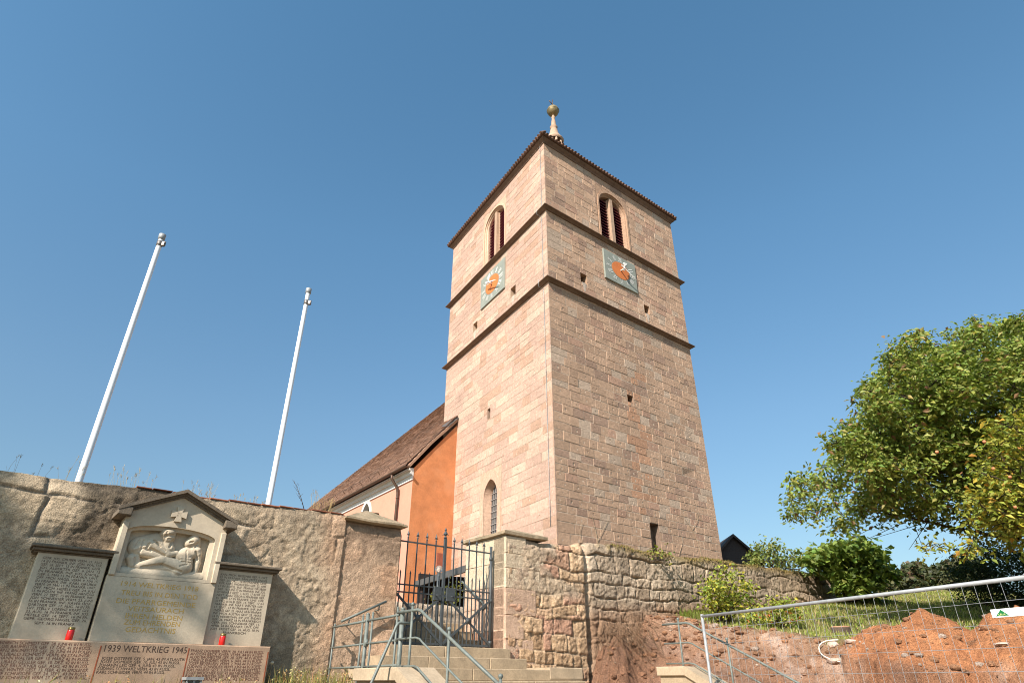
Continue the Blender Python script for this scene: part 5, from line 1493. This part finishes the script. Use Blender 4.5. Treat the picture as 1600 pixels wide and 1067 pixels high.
# yellow green bush growing against the wall
YB = [(1090, 935), (1096, 912), (1108, 890), (1136, 876), (1160, 884), (1178, 905), (1186, 935), (1168, 962), (1120, 968), (1100, 955)]
p0 = atD(1130, 972, 13.2)
bush('lilac_bush', 'loose yellow green bush growing against the middle of the block wall', 'bush', sample_crown(YB, 62, 13.2, .35, (.16, .32), 16), 120, .085, [(.36, .36, .05, 3), (.25, .29, .045, 3), (.46, .40, .06, 1.2), (.16, .21, .035, 1.4)], 39, p0, stems=18)
YC = [(1150, 985), (1158, 958), (1190, 934), (1225, 930), (1256, 936), (1262, 962), (1240, 978), (1200, 984)]
bush('bramble', 'low yellow green bramble with some red leaves behind the fence tube', 'bush', sample_crown(YC, 48, 12.6, .35, (.15, .26), 17), 130, .075, [(.34, .35, .05, 3), (.23, .28, .042, 3), (.42, .37, .05, 1), (.48, .13, .04, .3), (.15, .2, .035, 1)], 41, atD(1205, 985, 12.6), stems=14)
# ivy on the coping
IV = [(1000, 868), (1010, 850), (1035, 852), (1062, 866), (1066, 882), (1040, 880), (1012, 876)]
bush('ivy_plant', 'bright green ivy tuft trailing over the wall top below the tower', 'ivy', sample_crown(IV, 18, 13.9, .2, (.13, .2), 19), 60, .09, [(.17, .20, .03, 3), (.25, .25, .04, 2), (.1, .14, .025, 2), (.2, .14, .05, 1)], 43, un(6.3, -.1, 4.12), stems=6)
# hedge seen through the gate
HG = [(664, 944), (672, 925), (690, 914), (705, 906), (730, 905), (733, 945)]
bush('hedge_bush', 'small yellow green bush on the low wall behind the gate', 'bush', sample_crown(HG, 34, 13.1, .25, (.13, .22), 21), 130, .06, [(.24, .23, .04, 3), (.32, .27, .05, 2), (.12, .15, .03, 2)], 45, atD(700, 946, 13.1), stems=8)
# dark conifer hedge at the right
CH = [(1486, 948), (1478, 905), (1470, 872), (1495, 852), (1540, 842), (1600, 842), (1700, 842), (1720, 960), (1600, 965)]
bush('dark_hedge', 'tall dark evergreen hedge behind the spoil heaps at the right edge', 'hedge', sample_crown(CH, 90, 16.2, .8, (.36, .6), 23), 260, .075, [(.035, .055, .016, 3), (.055, .075, .02, 2), (.02, .035, .012, 2)], 47, atD(1560, 955, 16.2), stems=6, width=.5, up=.3)
# far wood
def lumps(poly, n, D, dep, rad, seed): return sample_crown(poly, n, D, dep, rad, seed)
FO = [(1368, 948), (1372, 900), (1400, 890), (1420, 872), (1440, 880), (1452, 877), (1462, 885), (1478, 874), (1500, 868), (1540, 870), (1560, 950)]
f = MB(); cl3 = lumps(FO, 110, 62, 5, (1.0, 2.2), 25)
P = clumps_to_leaves(cl3, 26, 49, None); leaf_mesh(f, P, .46, leaf_colors(len(P), [(.075, .085, .030, 3), (.105, .10, .042, 2), (.05, .062, .026, 2), (.13, .085, .05, .5)], 49), .4, 49, width=.8)
o = f.build('far_wood', M['leaf'], fix=False); tag(o, 'distant wooded slope beyond the lawn seen under the large tree', 'wood', kind='stuff')
# tall tree standing behind the photographer: it only lends its shade to the memorial and the wall
sh_cl = []
rg = random.Random(77)
def back(p, t): return np.asarray(p) - SUN_D * t
SHADE = [((0, 830), .9), ((-50, 900), 1.3), ((70, 862), .42), ((95, 880), .42), ((125, 890), .42), ((150, 905), .4), ((182, 932), .42), ((205, 950), .42), ((232, 968), .42), ((262, 985), .36), ((322, 950), .34), ((318, 985), .3), ((210, 1035), .36)]
for (px_, r) in SHADE:
    a, z = FW.px(*px_, .15); c = back(un(a, .15, z), 15.5 + rg.uniform(-1.0, 1.0))
    sh_cl.append((c, r * .62))
for k in range(26): sh_cl.append((back(un(rg.uniform(-9.5, -6.2), 0, rg.uniform(1.0, 4.4)), 15.5 + rg.uniform(-2, 2)), rg.uniform(.5, .9)))
fk = np.mean([c for c, r in sh_cl], 0) + np.array([-1.5, -1.0, -2.5])
make_tree('ash_tree', 'tall leafy street tree behind the viewpoint shading the left end of the wall', 'tree', (fk[0] - .4, fk[1] - .3, -.1), fk, sh_cl, 300, .13, pal_c, 51, .26, 20)

# ------------------------------------------------------------------ grasses and weeds
def blades(mb, P, h, col, seed, w=.006, lean=.5):
    rg = np.random.default_rng(seed); n = len(P)
    H = np.broadcast_to(h, n) * rg.uniform(.5, 1.3, n); a = rg.uniform(0, 2 * np.pi, n); l = rg.normal(0, lean, n)
    d = np.stack([np.cos(a), np.sin(a), np.zeros(n)], 1); s = np.stack([-np.sin(a), np.cos(a), np.zeros(n)], 1) * w
    m = P + d * (l * H * .35)[:, None] + UP * (H * .6)[:, None]; t = P + d * (l * H)[:, None] + UP * (H * np.sqrt(np.clip(1 - .5 * l * l, .15, 1)))[:, None]
    V = np.stack([P - s, P + s, m + s * .7, m - s * .7, t], 1).reshape(-1, 3)
    i = np.arange(n)[:, None] * 5
    mb.add(V, (i + np.array([[0, 1, 2, 3]])), np.repeat(col, 5, 0))
    b = len(mb.v) - len(V); F = (i + np.array([[3, 2, 4]]) + b).tolist(); mb.f.extend(F); mb.sm.extend([False] * len(F))
rg = np.random.default_rng(3)
n = 42000
A = rg.uniform(6.5, 21, n); Nn = rg.uniform(.02, 5.5, n)
keep = (rg.random(n) < (1 - bare_mask(A, Nn)) ** 1.3 * (.35 + .65 * (fbm(A * 1.2, Nn * 1.2, 131, 3) > -.15)))
A, Nn = A[keep], Nn[keep]
P = FW.o + A[:, None] * FW.u + Nn[:, None] * FW.n + T(A, Nn)[:, None] * UP
g = MB(); dry = fbm(A * .8, Nn * .8, 133, 3)
colr = leaf_colors(len(P), [(.26, .29, .06, 3), (.19, .24, .045, 2), (.40, .34, .15, 1.8), (.46, .38, .2, .6)], 5)
blades(g, P, .085, colr, 6, .007, .7)
tf = []
for k in range(90):     # ragged tufts along the edge of the cut
    a, m_ = rg.uniform(6.6, 13), rg.uniform(.1, 5.0)
    if not .1 < float(bare_mask(np.array(a), np.array(m_))) < .9: continue
    for q in range(40): tf.append((a + rg.normal(0, .09), m_ + rg.normal(0, .09)))
tf = np.array(tf); P = FW.o + tf[:, :1] * FW.u + tf[:, 1:] * FW.n + T(tf[:, 0], tf[:, 1])[:, None] * UP
blades(g, P, .2, leaf_colors(len(P), [(.15, .18, .035, 3), (.30, .25, .12, 2), (.2, .2, .05, 2)], 8), 9, .006, .6)
P = un(0, 0) + np.concatenate([rg.uniform(6.9, 8.4, (700, 1)) * FW.u + rg.uniform(.03, .5, (700, 1)) * FW.n], 0); P[:, 2] = 0
aa = (P - FW.o) @ FW.u; nn_ = (P - FW.o) @ FW.n; P = P + T(aa, nn_)[:, None] * UP
blades(g, P, .16, leaf_colors(len(P), [(.20, .23, .035, 3), (.15, .2, .03, 2)], 12), 10, .006, .6)
tag(g.build('grass', M['straw'], fix=False), 'thin green and dry grass on the bank below the block wall', 'grass', kind='stuff')
# weeds at the foot of the memorial wall
w = MB(); n = 1500
A = np.concatenate([rg.uniform(-2.05, -.75, n), rg.uniform(-5.6, -2.0, 900)]); Nn = np.concatenate([rg.uniform(.05, .9, n), rg.uniform(.35, .75, 900)])
P = FW.o + A[:, None] * FW.u + Nn[:, None] * FW.n + 1.42 * UP
hh = np.concatenate([rg.uniform(.14, .40, n) , rg.uniform(.12, .30, 900)])
blades(w, P, hh, leaf_colors(len(P), [(.34, .27, .10, 3), (.22, .22, .06, 2), (.14, .17, .04, 2), (.40, .2, .09, .7)], 14), 15, .005, .35)
k = rg.random(len(P)) < .12
tips = P[k] + UP * hh[k][:, None] * .95
leaf_mesh(w, np.repeat(tips, 3, 0) + rg.normal(0, .012, (len(tips) * 3, 3)), .025, leaf_colors(len(tips) * 3, [(.5, .42, .2, 3), (.5, .25, .12, 1.5), (.6, .5, .35, 1)], 16), .4, 17, width=.7)
tag(w.build('weeds', M['straw'], fix=False), 'dry flowering weeds along the foot of the wall and the red slab', 'weeds', kind='stuff')
fa, fz = FW.px(425, 1036, .35)
fl = thing('wild_flower', un(fa, .35, 1.42), 'single pale seed head on a thin stalk beside the right end of the red slab', 'flower')
mb = MB(); mb.tube([un(fa - .02, .35, 1.42), un(fa - .005, .35, (1.42 + fz) / 2), un(fa, .35, fz)], .0035, 5, (.35, .25, .12)); mb.build('stalk', M['straw'], fl)
mb = MB(); mb.lathe(un(fa, .35, fz), [(.002, -.012), (.015, -.004), (.026, .008), (.018, .022), (.001, .026)], 10, (.72, .62, .48)); mb.build('flower_head', M['straw'], fl)
# grass stalks on the wall top
def stalks(label, px, spread, n, h, seed, colr=(.42, .35, .22), seedhead=True, px2=None):
    a, z = FW.px(*px, -.2); z = float(top_l(np.array([a]))[0])
    base = un(a, -.22, z - .02)
    mb = MB(); rg = random.Random(seed)
    for k in range(n):
        b = base + FW.u * rg.uniform(-spread, spread) + FW.n * rg.uniform(-.15, .12)
        H = h * rg.uniform(.4, 1.0); l = rg.gauss(0, .16) * H; d = FW.u * l + FW.n * rg.gauss(0, .05) * H
        pts = [b, b + d * .25 + UP * H * .5, b + d + UP * H]
        c = np.array(colr) * rg.uniform(.6, 1.2)
        mb.tube(pts, [.0022, .0016, .0010], 3, c, caps=False)
        if seedhead and rg.random() < .75:
            for q in range(7):
                e = pts[2] - (pts[2] - pts[1]) * (q * .05) ; s = np.array([rg.gauss(0, .012), rg.gauss(0, .012), .02])
                mb.tube([e, e + s], [.0022, .0006], 3, c * 1.2, caps=False)
    o = mb.build('grass_tuft', M['straw'], loc=base, fix=False)
    return tag(o, label, 'grass tuft', 'grass tufts on the wall top')
stalks('few dark thin stalks on the wall top left of the taller flagpole', (55, 742), .28, 7, .30, 1, (.12, .11, .07))
stalks('tall stalks standing just left of the taller flagpole base', (108, 745), .10, 8, .36, 2, (.3, .25, .15))
stalks('pale feathery grass on the wall top above the left side of the pediment', (205, 752), .26, 26, .36, 3)
stalks('short pale grass on the wall top right of the pediment peak', (310, 765), .22, 34, .30, 4)
stalks('fine low grass in front of the flagpole nearer the church', (390, 780), .22, 26, .2, 5)
stalks('dry golden grass beside the nave roof on the wall top', (505, 793), .16, 40, .36, 6, (.5, .37, .18))
# dry dark twig
a, z = FW.px(478, 790, -.2); b = un(a, -.2, z - .1); mb = MB(); rg_ = random.Random(9)
tip = FW.px(459, 750, -.2); t_ = un(tip[0], -.2, tip[1])
mb.tube([b, b * .5 + t_ * .5 + FW.u * .02, t_], [.007, .005, .002], 5)
for k in range(9):
    t = .25 + .08 * k; p = b * (1 - t) + t_ * t; e = p + FW.u * rg_.uniform(-.09, .07) + UP * rg_.uniform(.05, .13); mb.tube([p, e], [.003, .0012], 4)
tag(mb.build('dry_twig', M['bark'], loc=b), 'bare dark twig rising from the wall top left of the nave roof', 'twig')
def smooth_path(p, k=6):
    out = []
    for i in range(len(p) - 1):
        p0, p1, p2, p3 = p[max(i - 1, 0)], p[i], p[i + 1], p[min(i + 2, len(p) - 1)]
        for j in range(k):
            t = j / k; out.append(.5 * ((2 * p1) + (-p0 + p2) * t + (2 * p0 - 5 * p1 + 4 * p2 - p3) * t * t + (-p0 + 3 * p1 - 3 * p2 + p3) * t ** 3))
    return out + [p[-1]]
# bare climber stems on the tower
cv = MB()
for line, r in ((((938, 868), (934, 845), (929, 822), (924, 803)), .012), (((934, 845), (943, 826), (950, 812)), .008), (((996, 872), (1000, 852), (993, 836)), .009), (((1096, 868), (1090, 846), (1081, 826), (1070, 811), (1058, 803)), .012), (((1081, 826), (1090, 812), (1088, 800)), .007), (((1060, 868), (1066, 846), (1062, 830)), .008), (((912, 850), (906, 832), (910, 815)), .008)):
    pts = smooth_path([FR.pt(*FR.px(x, y, .03), .03) for x, y in line], 4)
    cv.tube(pts, [r * (1 - .7 * i / len(pts)) for i in range(len(pts))], 5, (.46, .36, .25), caps=False)
tag(cv.build('dry_climber', M['straw'], loc=FR.pt(5, 4.0), fix=False), 'bare pale climber stems on the foot of the shaded tower face', 'climber')
# moss and dry stems on the right coping
mo = MB(); n = 5200
A = rg.uniform(5.0, 14.4, n); Nn = rg.uniform(-.3, .07, n)
k = fbm(A * 2.2, A * 0, 141, 3) > -.18; A, Nn = A[k], Nn[k]
P = FW.o + A[:, None] * FW.u + Nn[:, None] * FW.n + (top_r(A) + .0 - .05 * sstep(-.02, .07, Nn))[:, None] * UP
blades(mo, P, .055, leaf_colors(len(P), [(.27, .20, .07, 3), (.20, .15, .06, 2), (.34, .25, .09, 1.5), (.18, .18, .05, 1)], 18), 19, .007, .9)
tag(mo.build('moss', M['straw'], fix=False), 'brown dry moss and grass along the top of the block wall', 'moss', kind='stuff')

# ------------------------------------------------------------------ dug earth: clods, stones, roots, stump, hose
def rock(mb, c, r, seed, col, flat=.7, sub=2):
    bm = bmesh.new(); bmesh.ops.create_icosphere(bm, subdivisions=sub, radius=1)
    rg = random.Random(seed); off = Vector((rg.uniform(0, 50), rg.uniform(0, 50), 0)); sx, sy = rg.uniform(.75, 1.3), rg.uniform(.75, 1.3); an = rg.uniform(0, 6.28)
    V = []
    for v in bm.verts:
        k = 1 + .38 * mnoise.noise(v.co * 1.1 + off) + .16 * mnoise.noise(v.co * 2.9 + off)
        p = np.array(v.co) * k * r * np.array([sx, sy, flat]); p = np.array([p[0] * math.cos(an) - p[1] * math.sin(an), p[0] * math.sin(an) + p[1] * math.cos(an), p[2]])
        V.append(np.asarray(c) + p)
    mb.add(V, [[v.index for v in f.verts] for f in bm.faces], col); bm.free()
cl_ = MB(); rg = np.random.default_rng(8); cnt = 0
while cnt < 1700:
    a, m_ = rg.uniform(4.1, 16), rg.uniform(.1, 6.5)
    if float(bare_mask(np.array(a), np.array(m_))) < .5: continue
    z = float(T(np.array(a), np.array(m_))); r = .012 + .055 * rg.random() ** 5
    tone = rg.random(); c = np.array([.42, .21, .11]) * rg.uniform(.65, 1.05) if tone < .82 else np.array([.48, .36, .28]) * rg.uniform(.8, 1.1)
    rock(cl_, un(a, m_, z + r * .15), r, cnt, c, sub=1 if r < .035 else 2); cnt += 1
for k in range(260):
    a, m_ = rg.uniform(4.2, 6.9), rg.uniform(.05, 1.9); z = float(T(np.array(a), np.array(m_))); r = .02 + .06 * rg.random() ** 3
    rock(cl_, un(a, m_, z + r * .1), r, 9000 + k, np.array([.30, .15, .085]) * rg.uniform(.6, 1.2), .6)
tag(cl_.build('clods', M['earth'], fix=False), 'loose clods and small stones strewn over the dug red earth', 'rubble', kind='stuff')
M['root'] = mat('exposed roots', (.20, .12, .07), .95, .3, 20)
ro = MB(); rr = random.Random(4)
for k in range(170):
    a = rr.uniform(4.25, 6.5); z0 = float(soil_line(np.array(a))) - rr.uniform(.0, .35); n0 = rr.uniform(.05, .35)
    p = un(a, n0, z0); pts = [p]; d = FW.u * rr.gauss(0, .10) + FW.n * rr.uniform(0, .12) - UP * rr.uniform(.06, .2)
    for q in range(5):
        d = d + FW.u * rr.gauss(0, .06) + FW.n * rr.gauss(.01, .04) - UP * .01; p = p + d * rr.uniform(.5, 1.0); pts.append(p)
    r = rr.uniform(.002, .007); ro.tube(pts, [r * (1 - .14 * i) for i in range(6)], 4, caps=False)
tag(ro.build('roots', M['root'], fix=False), 'torn roots hanging from the cut earth under the block wall', 'roots', kind='stuff')
def on_ground(px, D0=6.0):
    """where the sight line meets the dug ground"""
    D = D0
    while D < 22:
        p = atD(*px, D); d = p - FW.o; a, m_ = float(d @ FW.u), float(d @ FW.n)
        if 4.1 < a < 21 and 0 < m_ < 7.3 and p[2] <= float(T(np.array(a), np.array(m_))): return p
        D += .04
    return atD(*px, D0 + 4)
def stone_thing(px, D, r, label, seed, flat=.6):
    p = on_ground(px) + UP * r * .12
    mb = MB(); rock(mb, p, r, seed, (1, 1, 1), flat); tag(mb.build('stone', M['stone_pale'], loc=p - UP * r * .5), label, 'stone', 'pale stones on the dug earth')
stone_thing((1300, 1008), 10.0, .10, 'pale pink stone lying above the looped white hose', 3)
stone_thing((1306, 1034), 9.5, .10, 'flat pale stone inside the loop of the white hose', 5, .5)
stone_thing((1330, 1003), 10.2, .10, 'pale flat stone right of the stone above the hose', 9, .4)
stone_thing((1567, 1007), 7.9, .085, 'long pinkish stone lying on the red spoil heap below the fence sign', 13, .35)
hs = [on_ground(q) + UP * .09 for q in ((1312, 1008), (1292, 1010), (1282, 1018), (1285, 1030), (1298, 1038), (1318, 1044))]
mb = MB()
pts = []
for p in smooth_path(hs):
    d = p - FW.o; p = p.copy(); p[2] = max(p[2], float(T(np.array(d @ FW.u), np.array(d @ FW.n))) + .02); pts.append(p)
mb.tube(pts, .010, 8); tag(mb.build('hose', M['cable'], loc=hs[3]), 'looped cream plastic hose lying on the dug earth', 'hose')
sp_ = on_ground((1315, 990)); sp_[2] += .12
stp = thing('tree_stump', sp_ - UP * .25, 'freshly cut tree stump at the edge of the grass', 'tree stump')
mb = MB(); mb.lathe(sp_ - UP * .3, [(.26, 0), (.2, .12), (.17, .3)], 14); mb.build('stump', M['bark'], stp)
M['cutwood'] = mat('cut wood', (.42, .22, .13), .85, .2, 30); mb = MB(); mb.lathe(sp_, [(.172, -.01), (.165, .012), (.001, .014)], 14); mb.build('cut_face', M['cutwood'], stp)

# ------------------------------------------------------------------ site fence
fA = atD(1097, 963, 9.4); fB = atD(1600, 901, 5.9); zf = (fA[2] + fB[2]) / 2
fA[2] = fB[2] = zf; Lf = np.linalg.norm(fB - fA); fd = (fB - fA) / Lf; fn = np.array([fd[1], -fd[0], 0])
FF = Frame((fA[0], fA[1], 0), fd, fn)
fe = thing('site_fence', fA - UP * 2, 'galvanised mesh site fence panel in front of the red earth', 'fence')
mb = MB(); mb.tube([FF.pt(0, zf), FF.pt(Lf + .02, zf)], .0215, 10); mb.build('top_tube', M['galv'], fe)
for a in (0.0, Lf + .02):
    mb = MB(); mb.tube([FF.pt(a, zf - 2.0), FF.pt(a, zf + .03)], .0215, 10); mb.build('post', M['galv'], fe)
mb = MB(); mb.tube([FF.pt(0, zf - 1.9), FF.pt(Lf, zf - 1.9)], .0215, 8); mb.build('bottom_tube', M['galv'], fe)
mb = MB()
for k in range(1, int(Lf / .125)): mb.tube([FF.pt(k * .125, zf - 1.9, .012), FF.pt(k * .125, zf + .0, .012)], .0021, 4, caps=False)
for z in np.arange(zf - .185, zf - 1.9, -.20): mb.tube([FF.pt(0, z, .017), FF.pt(Lf, z, .017)], .0021, 4, caps=False)
mb.build('wire_mesh', M['galv'], fe)
sa, sz1 = FF.px(1546.5, 952, .03); _, sz0 = FF.px(1550.5, 965, .03)
sg_ = thing('fence_sign', FF.pt(sa, sz0, .03), 'small white sign with a green triangle hung on the mesh fence', 'sign')
sb, _ = FF.px(1606, 955, .03)
mb = MB(); mb.bbox(FF, sa, sb, sz0, sz1, .022, .028, .001); mb.build('plate', M['sign'], sg_)
mb = MB(); t0 = FF.px(1555.5, 960.6, .03); t1 = FF.px(1576, 958.6, .03); t2 = FF.px(1563.5, 952.3, .03)
mb.prism(FF, [(t0[0], sz0 + .012), (t1[0], sz0 + .012), ((t0[0] + t1[0]) / 2, sz1 - .008)], .0285, .0295); mb.build('emblem', M['green'], sg_)
mb = MB(); letters(mb, FF, 'LBLA', t0[0] + (t1[0] - t0[0]) * .24, t0[0] + (t1[0] - t0[0]) * .76, sz0 + .018, .016, .0300); mb.build('lettering', M['yellow'], sg_)
mb = MB()
for k, (x0, x1) in enumerate(((.62, .86), (.62, .92), (.62, .80))): mb.fbox(FF, sa + (sb - sa) * x0, sa + (sb - sa) * x1, sz1 - .024 - k * .016, sz1 - .020 - k * .016, .0282, .0288)
mb.build('small_print', M['grey_print'], sg_)
S.cycles.use_denoising = True
